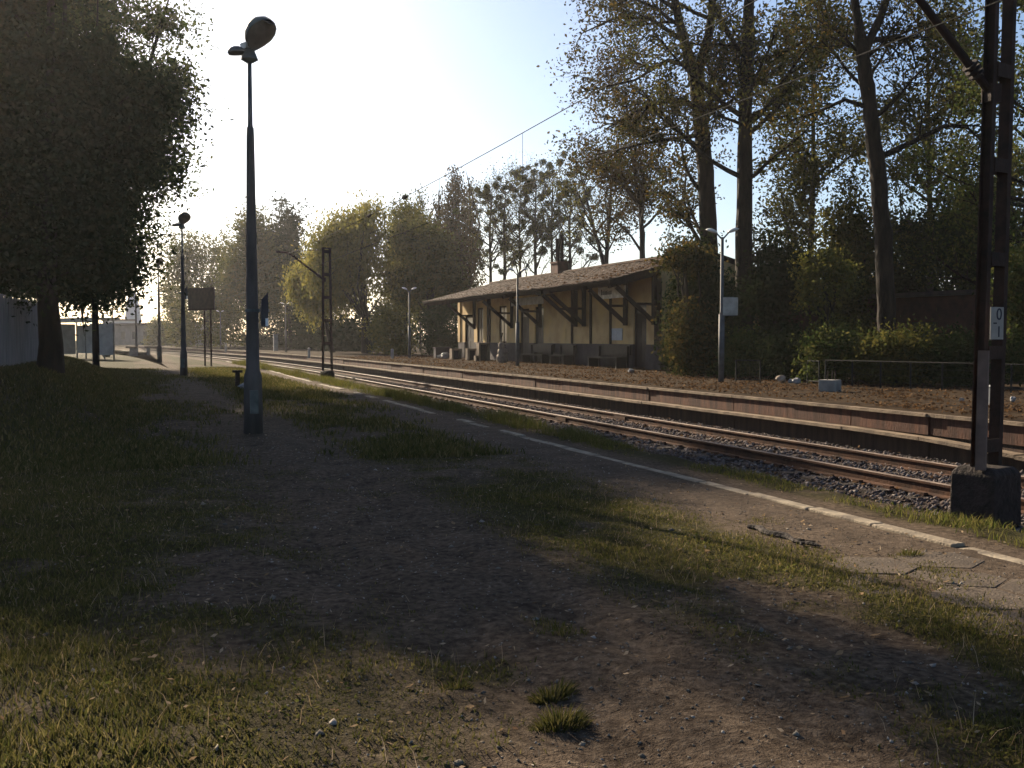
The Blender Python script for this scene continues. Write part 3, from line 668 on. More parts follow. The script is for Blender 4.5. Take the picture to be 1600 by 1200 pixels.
# willow, dark trees and far wood
def crown_lobes(c, rad, n, seed, q=(.45, .6)):
    r = random.Random(seed); L = [(c, tuple(.62 * a for a in rad))]
    for k in range(n):
        a = r.uniform(0, 6.28); e = r.uniform(-.75, 1); ce = math.sqrt(1 - e * e) if abs(e) < 1 else 0; s_ = r.uniform(*q)
        L.append(((c[0] + rad[0] * .72 * ce * math.cos(a), c[1] + rad[1] * .72 * ce * math.sin(a), c[2] + rad[2] * .72 * e), tuple(s_ * x for x in rad)))
    return L
def simple_tree(name, label, px, yb, D, cpx, cy, rw, rh, m, seed, n=700, per=16, lsize=.22, inner=300, nl=9, sig=.35, axis=None, group=None, tr=.25, cat='tree', zb=None):
    b0 = T(px, yb, D)
    if zb is not None: b0 = (b0[0], b0[1], zb)
    c = T(cpx, cy, D); w = rw / 1650 * D; h_ = rh / 1650 * D
    L = crown_lobes(c, (w, w, h_), nl, seed)
    if cat in ('bush', 'shrub', 'thicket') or name == 'young_tree':
        q = random.Random(seed + 1)
        for k in range(5):
            a = q.uniform(0, 6.28); L.append(((b0[0] + .55 * w * math.cos(a), b0[1] + .55 * w * math.sin(a), b0[2] + .3 * (c[2] - b0[2])), (.55 * w, .55 * w, .35 * (c[2] - b0[2]))))
    return lobe_tree(name, label, b0, [line([b0, ((b0[0] + c[0]) / 2 + .1, (b0[1] + c[1]) / 2, b0[2] * .6 + c[2] * .4), c], tr, tr * .4)], L, m, seed, n=n, per=per, sig=sig, lsize=lsize, inner=inner, axis=axis, group=group, cat=cat)
simple_tree('willow_tree', 'yellow green willow with drooping foliage, left of the station', 572, 556, 86, 566, 420, 74, 92, M['leaf_willow'], 81, n=1500, per=16, lsize=.26, inner=500, axis=(0, 0, -.9), nl=12, sig=.4, tr=.4, zb=.3)
simple_tree('willow_tree', 'low drooping willow bough tree right behind the far mast', 520, 556, 90, 500, 455, 40, 62, M['leaf_willow'], 82, n=700, per=16, lsize=.26, inner=250, axis=(0, 0, -.9), sig=.4, zb=.3)
simple_tree('broadleaf_tree', 'dark olive tree overlapping the far end of the station roof', 672, 560, 84, 668, 420, 62, 80, M['leaf_olive'], 83, n=1300, per=16, lsize=.24, inner=600, nl=12, zb=.4)
simple_tree('broadleaf_tree', 'rounded dark brown tree between willow and poplars', 632, 556, 92, 632, 410, 46, 85, M['leaf_olive'], 84, n=1100, per=16, lsize=.26, inner=300, nl=10, zb=.4)
simple_tree('shrub', 'yellowish bushy shrub beside the platform lamp left of the station', 612, 560, 78, 612, 515, 34, 38, M['leaf_willow'], 85, n=420, per=16, lsize=.2, inner=160, cat='shrub', zb=.4, tr=.08)
simple_tree('shrub', 'dark shrub filling the gap beside the far station wall', 690, 560, 76, 690, 510, 30, 42, M['leaf_dark'], 86, n=420, per=16, lsize=.2, inner=200, cat='shrub', zb=.4, tr=.08)
simple_tree('broadleaf_tree', 'large dark hazy tree with pointed top left of the far mast', 455, 545, 128, 448, 425, 50, 98, M['leaf_dark'], 87, n=1500, per=15, lsize=.36, inner=700, nl=14, sig=.5, zb=.3)
simple_tree('broadleaf_tree', 'broad hazy tree beside the tall lamp post in the distance', 398, 545, 124, 395, 430, 48, 84, M['leaf_olive'], 88, n=1200, per=15, lsize=.36, inner=500, nl=12, sig=.5, zb=.3)
simple_tree('broadleaf_tree', 'lacy far tree with bare spreading top behind the second lamp', 325, 545, 138, 322, 450, 62, 90, M['leaf_olive'], 89, n=1000, per=14, lsize=.36, inner=260, nl=13, sig=.5, zb=.3)
for k, (px, cy, rw, rh, D) in enumerate([(278, 480, 26, 50, 150), (250, 522, 20, 22, 175), (360, 500, 46, 48, 150), (500, 520, 46, 40, 120), (440, 515, 50, 40, 138), (550, 530, 40, 26, 100)]):
    lab = ['hazy green tree edge left of the second lamp', 'small far bush by the low grey building', 'hazy undergrowth below the lacy far tree', 'dark undergrowth behind the far mast foot', 'bluish undergrowth behind the far platform lamps', 'low dark undergrowth beneath the willow'][k]
    simple_tree('thicket', lab, px, 546, D, px, cy, rw, rh, M['leaf_dark'] if k > 2 else M['leaf_olive'], 90 + k, n=420, per=14, lsize=.36, inner=200, nl=7, sig=.5, cat='thicket', zb=.3, tr=.1)
# wood closing the horizon behind everything
r_ = np.random.default_rng(5); Pw = []
for k in range(150):
    px = r_.uniform(560, 2000); D = r_.uniform(105, 160); X, Y = spot(px, D); Pw.append(((X, Y, 3.2), (4, 4, r_.uniform(3, 5.0))))
P = dense_pts(r_, Pw, 3600, 10, .8)
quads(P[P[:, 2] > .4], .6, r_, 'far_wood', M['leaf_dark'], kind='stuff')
# bushes and young trees on the right, behind the far platform
for k, a in enumerate([
    (1092, 590, 36, 1094, 470, 48, 85, 'leaf_dark', 1100, .15, 500, 'climbing dark bush swallowing the near end of the station'),
    (1080, 590, 34.5, 1068, 405, 36, 24, 'leaf_autumn', 420, .14, 80, 'autumn bough foliage hanging over the roof corner'),
    (1150, 590, 33, 1165, 558, 22, 32, 'leaf_edge', 330, .12, 80, 'light green weedy bush at the foot of the notice board lamp'),
    (1215, 590, 38, 1210, 470, 60, 90, 'leaf_dark', 900, .17, 500, 'dark tangled bush right of the straight trunk'),
    (1290, 590, 35, 1285, 440, 40, 42, 'leaf_yellow', 460, .14, 120, 'bush with yellow leaves between the tall trunks'),
    (1330, 590, 40, 1320, 430, 52, 110, 'leaf_olive', 900, .17, 420, 'olive young tree in front of the brick shed'),
    (1300, 590, 29, 1305, 550, 34, 38, 'leaf_edge', 380, .11, 120, 'leafy shrub behind the concrete block with rods'),
    (1400, 590, 28, 1405, 545, 60, 34, 'leaf_olive', 520, .11, 260, 'low shrub row below the leaning tree'),
    (1500, 590, 40, 1490, 400, 68, 90, 'leaf_ever', 1300, .17, 700, 'dense dark evergreen left of the near mast'),
    (1420, 590, 44, 1415, 430, 48, 85, 'leaf_ever', 900, .18, 500, 'dark evergreen behind the leaning tall trunk'),
    (1500, 590, 27, 1500, 555, 50, 30, 'leaf_dark', 420, .11, 240, 'low dark shrub seen past the near mast'),
    (1600, 590, 30, 1600, 470, 34, 120, 'leaf_edge', 700, .14, 300, 'bright green bush at the frame edge beside the mast'),
    (1240, 590, 31, 1240, 555, 44, 28, 'leaf_dark', 380, .12, 220, 'low dark shrub between the wire frames'),
    (1560, 590, 52, 1560, 330, 60, 110, 'leaf_olive', 800, .2, 300, 'olive tree crown behind the mast top')]):
    px, yb, D, cpx, cy, rw, rh, ml, n, ls, inn, lab = a
    simple_tree('bush' if rh < 60 else 'young_tree', lab, px, yb, D, cpx, cy, rw, rh, M[ml], 110 + k, n=n, per=15, lsize=ls, inner=inn, nl=9, sig=.25, cat='bush' if rh < 60 else 'tree', zb=.4, tr=.09)

# ------------------------------------------------------------------ station
bx0, bx1, by0, by1, bz = 19.3, 23.7, 36.4, 63.0, .41
st = thing('station_building', 'old yellow station building with wide tiled eaves and dark timber brackets', 'building', ((bx0 + bx1) / 2, (by0 + by1) / 2, bz))
EZ, RZg, OV = 3.75, 4.95, 2.2
ex0, rx, ex1 = bx0 - OV, 21.5, bx1 + OV
ey0, ey1 = by0 + 1.5 - 1.5, by1 + .3
ey0 = 37.3 - .9
wallz = EZ + (RZg - EZ) * (bx0 - ex0) / (rx - ex0) - .1
def yat(px, X=19.3): D = 1650 * X / (math.cos(YAW) * (px - 203)); return (D - X * math.sin(YAW)) / math.cos(YAW)
ops = [(741, 727, .05, 2.55, 'door'), (755.5, 746, .95, 3.0, 'window'), (792, 780, .95, 3.0, 'window'), (827, 813, .05, 2.75, 'door'), (849.5, 836, .05, 2.8, 'door'), (1010, 990, .05, 2.65, 'door')]
ops = sorted([(yat(a), yat(b), bz + c, bz + d, k) for a, b, c, d, k in ops])
b = MB(); yy = by0; PH = bz + .98
for (a, c, z0, z1, k) in ops + [(by1, by1, 0, 0, None)]:
    b.box(bx0, bx0 + .35, yy, a, PH, wallz); MB().box(bx0 - .04, bx0 + .35, yy, a, bz - .1, PH).build('plinth', M['plinth'], st)
    if k:
        b.box(bx0, bx0 + .35, a, c, z1, wallz)
        if z0 > bz + .5: b.box(bx0, bx0 + .35, a, c, PH, z0) if z0 > PH else None; MB().box(bx0 - .038, bx0 + .35, a, c, bz - .1, min(z0, PH)).build('plinth', M['plinth'], st)
    yy = c
b.box(bx0 + .35, bx1, by0, by0 + .35, bz, wallz); b.box(bx0 + .35, bx1, by1 - .35, by1, bz, wallz); b.box(bx1 - .35, bx1, by0 + .35, by1 - .35, bz, wallz)
for yg in (by0, by1 - .35):                    # gable triangles
    b.add([(bx0, yg, wallz), (bx1, yg, wallz), (rx, yg, RZg - .12), (bx0, yg + .35, wallz), (bx1, yg + .35, wallz), (rx, yg + .35, RZg - .12)], [(0, 1, 2), (3, 5, 4), (0, 2, 5, 3), (1, 4, 5, 2)])
b.build('wall', M['plaster'], st)
for (a, c, z0, z1, k) in ops:
    if k == 'window':
        f = MB().box(bx0 + .05, bx0 + .13, a, a + .1, z0, z1).box(bx0 + .05, bx0 + .13, c - .1, c, z0, z1).box(bx0 + .05, bx0 + .13, a + .1, c - .1, z1 - .1, z1).box(bx0 + .05, bx0 + .13, a + .1, c - .1, z0, z0 + .1).box(bx0 + .06, bx0 + .12, (a + c) / 2 - .03, (a + c) / 2 + .03, z0 + .1, z1 - .1)
        o = f.build('window', M['wood'], st)
        MB().box(bx0 + .08, bx0 + .10, a + .1, (a + c) / 2 - .03, z0 + .1, z1 - .1).build('pane', M['pane'], o)
        MB().box(bx0 + .08, bx0 + .10, (a + c) / 2 + .03, c - .1, z0 + .1, z1 - .1).build('pane', M['pane'], o)
        MB().box(bx0 - .08, bx0 + .05, a - .06, c + .06, z0 - .06, z0).build('sill', M['concrete'], o)
    else:
        f = MB(); w = c - a
        f.box(bx0 + .10, bx0 + .16, a + .09, c - .09, z0, z1 - .42)
        for q in range(2):
            for s_ in range(2): f.box(bx0 + .085, bx0 + .10, a + .16 + s_ * (w - .2) / 2, a + .06 + (s_ + 1) * (w - .2) / 2, z0 + .2 + q * 1.0, z0 + 1.0 + q * .85)
        o = f.build('door', M['door'], st)
        MB().box(bx0 + .06, bx0 + .18, a, a + .09, z0, z1).box(bx0 + .06, bx0 + .18, c - .09, c, z0, z1).box(bx0 + .06, bx0 + .18, a + .09, c - .09, z1 - .09, z1).build('door_frame', M['wood'], o)
        MB().box(bx0 + .11, bx0 + .13, a + .09, c - .09, z1 - .42, z1 - .09).build('transom_pane', M['pane'], o)
        MB().box(bx0 + .06, bx0 + .085, a + .2, a + .24, z0 + 1.0, z0 + 1.14).build('handle', M['galv'], o)
for px, w in [(765, .5), (719, .45), (1029, .5), (895, .14), (924, .14), (955, .12)]:
    y = yat(px); MB().box(bx0 - .07, bx0, y - w / 2, y + w / 2, PH + .002, wallz - .3).build('pilaster', M['plaster'] if px in (719,) else M['wood'], st)
# brackets
for px in (745, 804, 848, 904, 917, 982, 1027):
    y = yat(px); zt = wallz - .12
    b = MB(); b.box(bx0 - .22, bx0 - .07, y - .08, y + .08, bz + 1.75, zt)
    b.beam((bx0 - .15, y, bz + 1.85), (ex0 + .45, y, EZ - .16), .13, .15)
    b.beam((bx0, y, zt + .02), (ex0 + .1, y, EZ - .12), .13, .16)
    b.beam((bx0 - .15, y, bz + 2.55), (bx0 - .95, y, bz + 2.55), .1, .1)
    b.build('bracket', M['wood'], st)
b = MB(); b.box(ex0 + .32, ex0 + .48, ey0, ey1, EZ - .1, EZ + .04); b.build('eave_beam', M['wood'], st)
def rz(x): return EZ + (RZg - EZ) * (1 - abs(x - rx) / (rx - ex0))
b = MB()
for x0, x1 in ((ex0, rx), (rx, ex1)):
    z0, z1 = rz(x0), rz(x1)
    b.add([(x0, ey0, z0), (x1, ey0, z1), (x1, ey1, z1), (x0, ey1, z0), (x0, ey0, z0 + .07), (x1, ey0, z1 + .07), (x1, ey1, z1 + .07), (x0, ey1, z0 + .07)], [(0, 1, 2, 3), (4, 7, 6, 5), (0, 4, 5, 1), (3, 2, 6, 7), (0, 3, 7, 4), (1, 5, 6, 2)])
roof = b.build('roof', M['wood'], st)
b = MB()
for x0, x1 in ((ex0, rx), (rx, ex1)):
    for yg in (ey0, ey1):
        MB().beam((x0, yg, rz(x0) - .02), (x1, yg, rz(x1) - .02), .06, .22).build('barge_board', M['wood'], st)
rngR = np.random.default_rng(77)
nc = 15
for k in range(nc):                            # overlapping tile courses, each with a wavering lower edge
    xa = ex0 - .08 + (rx - ex0 + .02) * k / nc; xb = ex0 - .08 + (rx - ex0 + .02) * (k + 1) / nc + .06
    za, zb = rz(max(xa, ex0)) + .125, rz(xb) + .085
    yyv = np.arange(ey0 - .1, ey1 + .1, .26); V = []; F = []
    for i, y in enumerate(yyv):
        wv = .022 * (i % 2) + rngR.uniform(-.012, .012); sag = .05 * (float(fbm(y * .25, k * .4, 9)) - .5)
        V += [(xa + rngR.uniform(-.02, .02), y, za + wv + sag), (xb, y, zb + wv + sag), (xa, y, za + wv + sag - .045)]
    for i in range(len(yyv) - 1): F += [(i * 3, i * 3 + 3, i * 3 + 4, i * 3 + 1), (i * 3 + 2, i * 3 + 5, i * 3 + 3, i * 3)]
    MB().add(V, F).build('tile_course', M['roof'], roof)
MB().tube([(rx, ey0 - .1, RZg + .12), (rx, ey1 + .1, RZg + .12)], .11, 8).build('ridge_cap', M['roof'], roof)
n = 1100; xx = ex0 + (rx - ex0) * g.random(n); yv = ey0 + 16 * g.random(n) ** 2.2
quads(np.stack([xx, yv, EZ + (RZg - EZ) * (xx - ex0) / (rx - ex0) + .17], 1), .09, g, 'roof_litter', M['litter'], roof, flat=.7, aspect=.7, kind='stuff')
Yc = 52.2
ch = MB().box(rx - .2, rx + .4, Yc - .45, Yc + .45, RZg - .3, RZg + .65).box(rx - .25, rx + .45, Yc - .5, Yc + .5, RZg + .65, RZg + .75).build('chimney', M['brick'], st)
MB().tube([(rx + .1, Yc + .28, RZg + .75), (rx + .1, Yc + .28, RZg + 2.0)], .13, 8).build('flue', M['steel'], ch)
MB().tube([(rx + .1, Yc - .3, RZg + .75), (rx + .1, Yc - .3, RZg + 2.15)], .10, 8).build('flue', M['steel'], ch)
# long board and name board under the eaves
ya, yb = yat(849, bx0 - .72), yat(800, bx0 - .72)
MB().box(bx0 - .75, bx0 - .69, ya, yb, 3.28, 3.66).build('lintel_board', M['signwhite'], st)
for y in (ya + .3, yb - .3): MB().beam((bx0, y, 3.72), (bx0 - .72, y, 3.64), .05, .05).build('board_arm', M['wood'], st)
ya, yb = yat(976.5, bx0 - .6), yat(935, bx0 - .6)
sg = MB().box(bx0 - .62, bx0 - .56, ya, yb, 3.28, 3.76).build('name_board', M['white'], st)
r = random.Random(9); b = MB(); y = yb - .32
for k in range(8):                             # lettering too blurred to read: worn dark strokes
    w = r.uniform(.05, .1); h0 = .22 if k == 0 else r.uniform(.12, .17)
    b.box(bx0 - .63, bx0 - .621, y - w, y, 3.44, 3.44 + h0); y -= w + r.uniform(.05, .09)
b.build('worn_lettering', M['signdark'], sg)
ya, yb = yat(973), yat(957)
MB().box(bx0 - .035, bx0 - .005, ya, yb, 1.55, 2.05).build('poster', M['paper'], st)
ya, yb = yat(885), yat(868)
MB().box(bx0 - .035, bx0 - .005, ya, yb, 1.5, 2.1).build('notice_sheet', M['plaster'], st)['label'] = 'faded greyish wall notice'

# benches along the station wall, deep in the shade
for k, (pa, pb, lab) in enumerate([(835, 870, 'dark bench against the station wall left of the middle brackets'), (880, 905, 'short dark bench against the station wall under the middle brackets'), (941, 990, 'long dark bench against the station wall below the name board')]):
    y1_, y0_ = yat(pa), yat(pb); t = thing('wall_bench', lab, 'bench', (bx0 - .5, (y0_ + y1_) / 2, bz), 'benches along the station wall')
    MB().box(bx0 - .75, bx0 - .25, y0_, y1_, .80, .86).build('seat', M['door'], t)
    MB().box(bx0 - .16, bx0 - .1, y0_, y1_, .95, 1.35).build('backrest', M['door'], t)
    for y in (y0_ + .15, y1_ - .15):
        MB().box(bx0 - .72, bx0 - .28, y - .05, y + .05, .40, .80).box(bx0 - .24, bx0 - .16, y - .04, y + .04, .40, 1.3).build('leg', M['door'], t)

# ------------------------------------------------------------------ platform lamps with two white heads (far platform)
def white_lamp():
    t = thing('white_lamp', 'x', 'lamp post', (0, 0, 0), 'twin headed white lamps on the far platform')
    MB().tube([(0, 0, -.05), (0, 0, 1.9)], .085, 10).build('lower_pole', M['galv'], t, smooth=True)
    MB().tube([(0, 0, 1.9), (0, 0, 1.96), (0, 0, 4.05)], [.085, .05, .045], 10).build('upper_pole', M['galv'], t, smooth=True)
    for s_ in (-1, 1):
        MB().tube([(0, 0, 3.98), (s_ * .09, 0, 4.08), (s_ * .17, 0, 4.17)], .024, 6).build('arm', M['galv'], t)
        b = MB(); c = np.array([s_ * .46, 0, 4.25]); n_ = 12
        V = []
        for i in range(7):
            u = i / 6; w = math.sin(math.pi * min(1, .12 + .88 * u)) ** .6 if i < 6 else .0
            w = [.35, .75, .95, 1, .9, .6, .08][i] * .14
            for j in range(n_):
                a = 2 * math.pi * j / n_; yy_ = w * math.cos(a); zz = w * .55 * math.sin(a)
                if zz < 0: zz *= .45
                V.append((s_ * (.13 + .33 * u), yy_, 4.17 + .10 * u + zz))
        F = [(i * n_ + j, i * n_ + (j + 1) % n_, (i + 1) * n_ + (j + 1) % n_, (i + 1) * n_ + j) for i in range(6) for j in range(n_)] + [tuple(range(n_))[::-1], tuple(6 * n_ + j for j in range(n_))]
        b.add(V, F); b.build('lamp_head', M['white'], t, smooth=True)
    return t
wl = white_lamp()
WL = [((15.6, 25.85), 'nearest white twin lamp, carrying a notice board on its post', .55), ((16.04, 43.6), 'thin white twin lamp in front of the station doors', .3), ((15.95, 62.3), 'white twin lamp just left of the station, before the willow shrub', .35),
      (spot(447, 91), 'white twin lamp in front of the dark far trees, left of the far mast', .4), (spot(345, 118), 'small far white lamp between the two lamp posts below the sign board', .5), (spot(283, 150), 'farthest tiny white lamp close to the second lamp post', .5)]
for k, ((x, y), lab, rz_) in enumerate(WL):
    o = wl if k == 0 else copy_tree(wl)
    o.location = (x, y, .41); o.rotation_euler.z = -rz_; o['label'] = lab
# notice board on the nearest one
x, y = 15.6, 25.85
t = thing('notice_board', 'small pale notice board strapped to the nearest white lamp post', 'notice board', (x, y, 2.2))
c = np.array([x + .19, y - .14, 2.53])
MB().cbox(tuple(c), (.42, .03, .5), -.35).build('board', M['signwhite'], t)
for dz in (-.25, .25): MB().beam((x, y, 2.53 + dz), (c[0] + .1, c[1] - .03, 2.53 + dz), .03, .03).build('strap', M['galv'], t)

# ------------------------------------------------------------------ tall platform lamps (near side)
def tall_lamp():
    t = thing('platform_lamp', 'x', 'lamp post', (0, 0, 0), 'tall lamps on the near platform')
    MB().tube([(0, 0, -.1), (0, 0, 1.0), (0, 0, 1.12), (0, 0, 5.1), (0, 0, 5.25)], [.17, .15, .115, .065, .06], 12).build('lower_pole', M['pole'], t, smooth=True)
    MB().tube([(0, 0, 5.2), (0, 0, 5.3), (0, 0, 6.45)], [.055, .042, .036], 10).build('upper_pole', M['galv'], t, smooth=True)
    MB().box(-.07, .07, -.185, -.11, .35, .75).build('access_hatch', M['darkmetal'], t)
    def head(az, tilt, s_, shell):
        ca, sa = math.cos(az), math.sin(az); ct, st_ = math.cos(tilt), math.sin(tilt)
        def tr(u, v, w):                        # u outwards, v sideways, w up
            uu = u * ct - w * st_; ww = u * st_ + w * ct
            return (uu * sa + v * ca, uu * ca - v * sa, 6.52 + ww)
        prof = [(.03, .075), (.10, .11), (.20, .20), (.33, .265), (.46, .27), (.58, .225), (.67, .13), (.70, .03)]
        n_ = 14; b = MB(); V = []
        for u, w in prof:
            for j in range(n_):
                a = math.pi * j / (n_ - 1); V.append(tr(u * s_, w * s_ * math.cos(a), w * s_ * (1.0 if shell is M['darkmetal'] else .8) * math.sin(a)))
        F = [(i * n_ + j, i * n_ + j + 1, (i + 1) * n_ + j + 1, (i + 1) * n_ + j) for i in range(len(prof) - 1) for j in range(n_ - 1)]
        F += [tuple(range(n_)), tuple((len(prof) - 1) * n_ + j for j in range(n_))[::-1]]
        b.add(V, F); o = b.build('lamp_head', shell, t, smooth=True)
        b = MB(); V = []
        for u, w in prof[1:-1]:
            for j in range(7):
                a = math.pi * j / 6; V.append(tr((.02 + u * .97) * s_, w * s_ * .93 * math.cos(a), -.035 * s_ * math.sin(a) * 2 - .002))
        F = [(i * 7 + j, (i + 1) * 7 + j, (i + 1) * 7 + j + 1, i * 7 + j + 1) for i in range(len(prof) - 3) for j in range(6)]
        F += [tuple(range(7))[::-1], tuple((len(prof) - 3) * 7 + j for j in range(7))]
        V2 = [tr((.02 + u * .97) * s_, w * s_ * .93 * c_, .004) for u, w in prof[1:-1] for c_ in (1, -1)]
        b.add(V, F); b.build('lamp_glass', M['lens'], o, smooth=True)
    head(R(147), R(40), 1.0, M['darkmetal'])
    head(R(-80), R(-4), .52, M['galv'])
    MB().tube([(0, 0, 6.34), (0, 0, 6.40), (0, 0, 6.50), (0, 0, 6.58)], [.05, .15, .11, .075], 12).build('collar', M['darkmetal'], t)
    MB().tube([(-.03, 0, 6.585), (-.05, 0, 6.67)], [.10, .115], 12).build('clamp_ring', M['white'], t)
    return t
tl = tall_lamp()
TL = [((2.0, 18.7), 'nearest tall lamp post with dark cowl head, in the tree shade', 0), (spot(287, 45.9), 'second tall lamp post, carrying a loudspeaker halfway up', .25), (spot(249.5, 71.5), 'third tall lamp post, thin against the bright sky gap', .3), (spot(213.5, 98), 'fourth lamp post with its head hidden in the leaves', .3)]
for k, ((x, y), lab, rz_) in enumerate(TL):
    o = tl if k == 0 else copy_tree(tl)
    o.location = (x, y, 0 if k else 0); o.rotation_euler.z = -rz_; o['label'] = lab
def speaker(x, y, z, lab, s_=1):
    t = thing('loudspeaker', lab, 'loudspeaker', (x, y, z), 'loudspeakers on the tall lamps')
    b = MB(); V = []
    for dy, w, h0, h1 in ((.0, .035, -.22, .16), (.16, .055, -.28, .30)):
        V += [(x + .08, y - .12 - dy, z + h0), (x + .08 + 2 * w, y - .12 - dy, z + h0), (x + .08 + 2 * w, y - .12 - dy, z + h1), (x + .08, y - .12 - dy, z + h1 - .12)]
    b.add(V, [(0, 1, 2, 3), (4, 7, 6, 5), (0, 4, 5, 1), (1, 5, 6, 2), (2, 6, 7, 3), (0, 3, 7, 4)]); b.build('horn_box', M['plastic'], t)
    MB().beam((x - .16, y, z), (x + .22, y - .14, z), .05, .05).build('clamp', M['darkmetal'], t)
    MB().box(x + .14, x + .185, y - .31, y - .285, z - .27, z - .14).build('tag_plate', M['white'], t)
speaker(2.03, 18.55, 2.12, 'dark loudspeaker box on the nearest tall lamp post')
x, y = spot(287, 45.9); speaker(x, y, 3.6, 'dark loudspeaker clamped to the second tall lamp post')

# ------------------------------------------------------------------ overhead line masts
def mast(loc, H, W, lab, plate, rz_):
    t = thing('catenary_mast', lab, 'mast', loc, 'overhead line masts'); x, y, z = loc
    ca, sa = math.cos(rz_), math.sin(rz_)
    ln = .016 if plate else 0
    def tr(u, v, w): return (x + u * ca - v * sa + ln * max(0, w - .4), y + u * sa + v * ca, z + w)
    b = MB(); V = [tr(sx * q * 1.0, sy * q, h_) for q, h_ in ((.26, -.35), (.25, .33), (.20, .40)) for sx, sy in ((-1, -1), (1, -1), (1, 1), (-1, 1))]
    b.add(V, [(3, 2, 1, 0), (8, 9, 10, 11)] + [(i * 4 + j, i * 4 + (j + 1) % 4, i * 4 + 4 + (j + 1) % 4, i * 4 + 4 + j) for i in range(2) for j in range(4)])
    b.build('foundation', M['clod'], t, bevel=.02)
    tw = .95 if plate else .72
    for s_ in (-1, 1):                          # channel legs, flanges outwards
        b = MB()
        p0 = np.array([s_ * W / 2, 0, .40]); p1 = np.array([s_ * W / 2 * tw, 0, H])
        for du, dv, wu, wv in ((0, 0, .012, .12), (s_ * .03, -.055, .06, .012), (s_ * .03, .055, .06, .012)):
            V = [tr(p[0] + du + sx * wu / 2, dv + sy * wv / 2, p[2]) for p in (p0, p1) for sx, sy in ((-1, -1), (1, -1), (1, 1), (-1, 1))]
            b.add(V, [(3, 2, 1, 0), (4, 5, 6, 7)] + [(j, (j + 1) % 4, 4 + (j + 1) % 4, 4 + j) for j in range(4)])
        b.build('leg', M['steel'], t)
    nb = int((H - .6) / .95)
    for k in range(nb + 1):
        w = .62 + k * (H - .75) / nb; f = W * (1 + (tw - 1) * w / H)
        for sv in (-1, 1):
            b = MB(); V = [tr(su * f / 2, sv * (.063 + q * .012), w + dz) for q in (0, 1) for su, dz in ((-1, -.07), (1, -.07), (1, .07), (-1, .07))]
            b.add(V, [(0, 1, 2, 3), (7, 6, 5, 4)] + [(j, 4 + j, 4 + (j + 1) % 4, (j + 1) % 4) for j in range(4)]); b.build('batten', M['steel'], t)
    b = MB(); b.add([tr(su * (W * tw / 2 + .07), sv * .1, H + dz) for dz in (0, .05) for su, sv in ((-1, -1), (1, -1), (1, 1), (-1, 1))], [(3, 2, 1, 0), (4, 5, 6, 7)] + [(j, (j + 1) % 4, 4 + (j + 1) % 4, 4 + j) for j in range(4)]); b.build('cap_plate', M['steel'], t)
    return t, tr
m1, tr1 = mast((8.50, 8.75, -.10), 6.6, .27, 'near rusty twin channel overhead mast with white number plate', True, .25)
m2, tr2 = mast((8.8, 50.0, -.30), 6.15, .42, 'far rusty twin channel overhead mast between track and platform', False, .35)
def arm(t, base, elbow, tip, r0, top):
    b = MB(); b.tube([base, elbow], [r0, r0 * .85], 10); a = b.build('cantilever_arm', M['steel'], t)
    MB().tube([elbow, tip], r0 * .75, 8).build('arm_end', M['steel'], a)
    B = Vector(base); E = Vector(elbow)
    for f in (.10, .13, .16):
        p = B + (E - B) * f; q = B + (E - B) * (f + .012); MB().tube([p, q], r0 * 1.9, 12).build('insulator_disc', M['clod'], a)
    MB().tube([top, tip], .012, 5).build('tie_rod', M['steel'], a)
    p = B + (E - B) * -.03; MB().cbox(tuple(p), (r0 * 3, r0 * 3, r0 * 4)).build('arm_bracket', M['steel'], a)
# arms reach over towards the near platform and carry the wires
arm(m1, (8.40, 8.72, 4.22), (6.95, 8.72, 5.55), (6.35, 8.72, 5.65), .045, (8.45, 8.75, 6.45))
arm(m2, (8.62, 50, 4.43), (7.05, 50, 5.60), (6.45, 50, 5.65), .05, (8.72, 50, 5.8))
# raised pale stub of channel beside the near mast's left leg
MB().beam((8.285, 8.60, .28), (8.315, 8.62, 1.52), .10, .06).build('cable_guard', M['guard'], m1)
np_ = MB().cbox((8.33, 8.47, 1.80), (.185, .012, .33), .1).build('number_plate', M['signwhite'], m1)
def glyph(txt, loc, size, rz_):
    c = bpy.data.curves.new('numeral', 'FONT'); c.body = txt; c.size = size; c.extrude = .002; c.align_x = 'CENTER'; 
    q = bpy.data.objects.new('font', c); me_ = bpy.data.meshes.new_from_object(q); bpy.data.objects.remove(q); me_.materials.clear(); me_.materials.append(M['signdark'])
    o = bpy.data.objects.new('numeral', me_); COL.objects.link(o); o.parent = np_
    o.location = Vector(loc) - origin_of(np_); o.rotation_euler = (R(90), 0, rz_); return o
glyph('0', (8.355, 8.4645, 1.835), .17, .1); glyph('1', (8.355, 8.4645, 1.66), .16, .1)
MB().cbox((8.30, 8.462, 1.80), (.05, .004, .014), .1).build('dash', M['signdark'], np_)
# wires
def wire(name, lab, X, z, r0, drops=None, cat='wire'):
    ys_ = np.concatenate([np.arange(-10, 50, 4), np.arange(50, 190, 8)])
    t = thing(name, lab, cat, (X, 8.7, z))
    sag = lambda y: -.22 * (1 - ((((y - 8.7) % 41.3) / 41.3 - .5) * 2) ** 2) * (1 if drops else .1)
    P = [(X + float(cx(y)), y, z + sag(y)) for y in ys_]
    MB().tube(P, r0, 5).build('strand', M['wire'], t)
    if drops:
        for y in np.arange(12, 100, 5.2):
            x = X + float(cx(y)); MB().tube([(x, y, z + sag(y)), (x, y, drops + .02)], .004, 4, False).build('dropper', M['wire'], t)
        for y in (25.5, 29.6):
            x = X; MB().tube([(x, y - .25, z + sag(y)), (x, y - .1, z + sag(y)), (x, y + .1, z + sag(y)), (x, y + .25, z + sag(y))], [.015, .05, .05, .015], 8).build('insulator', M['clod'], t)
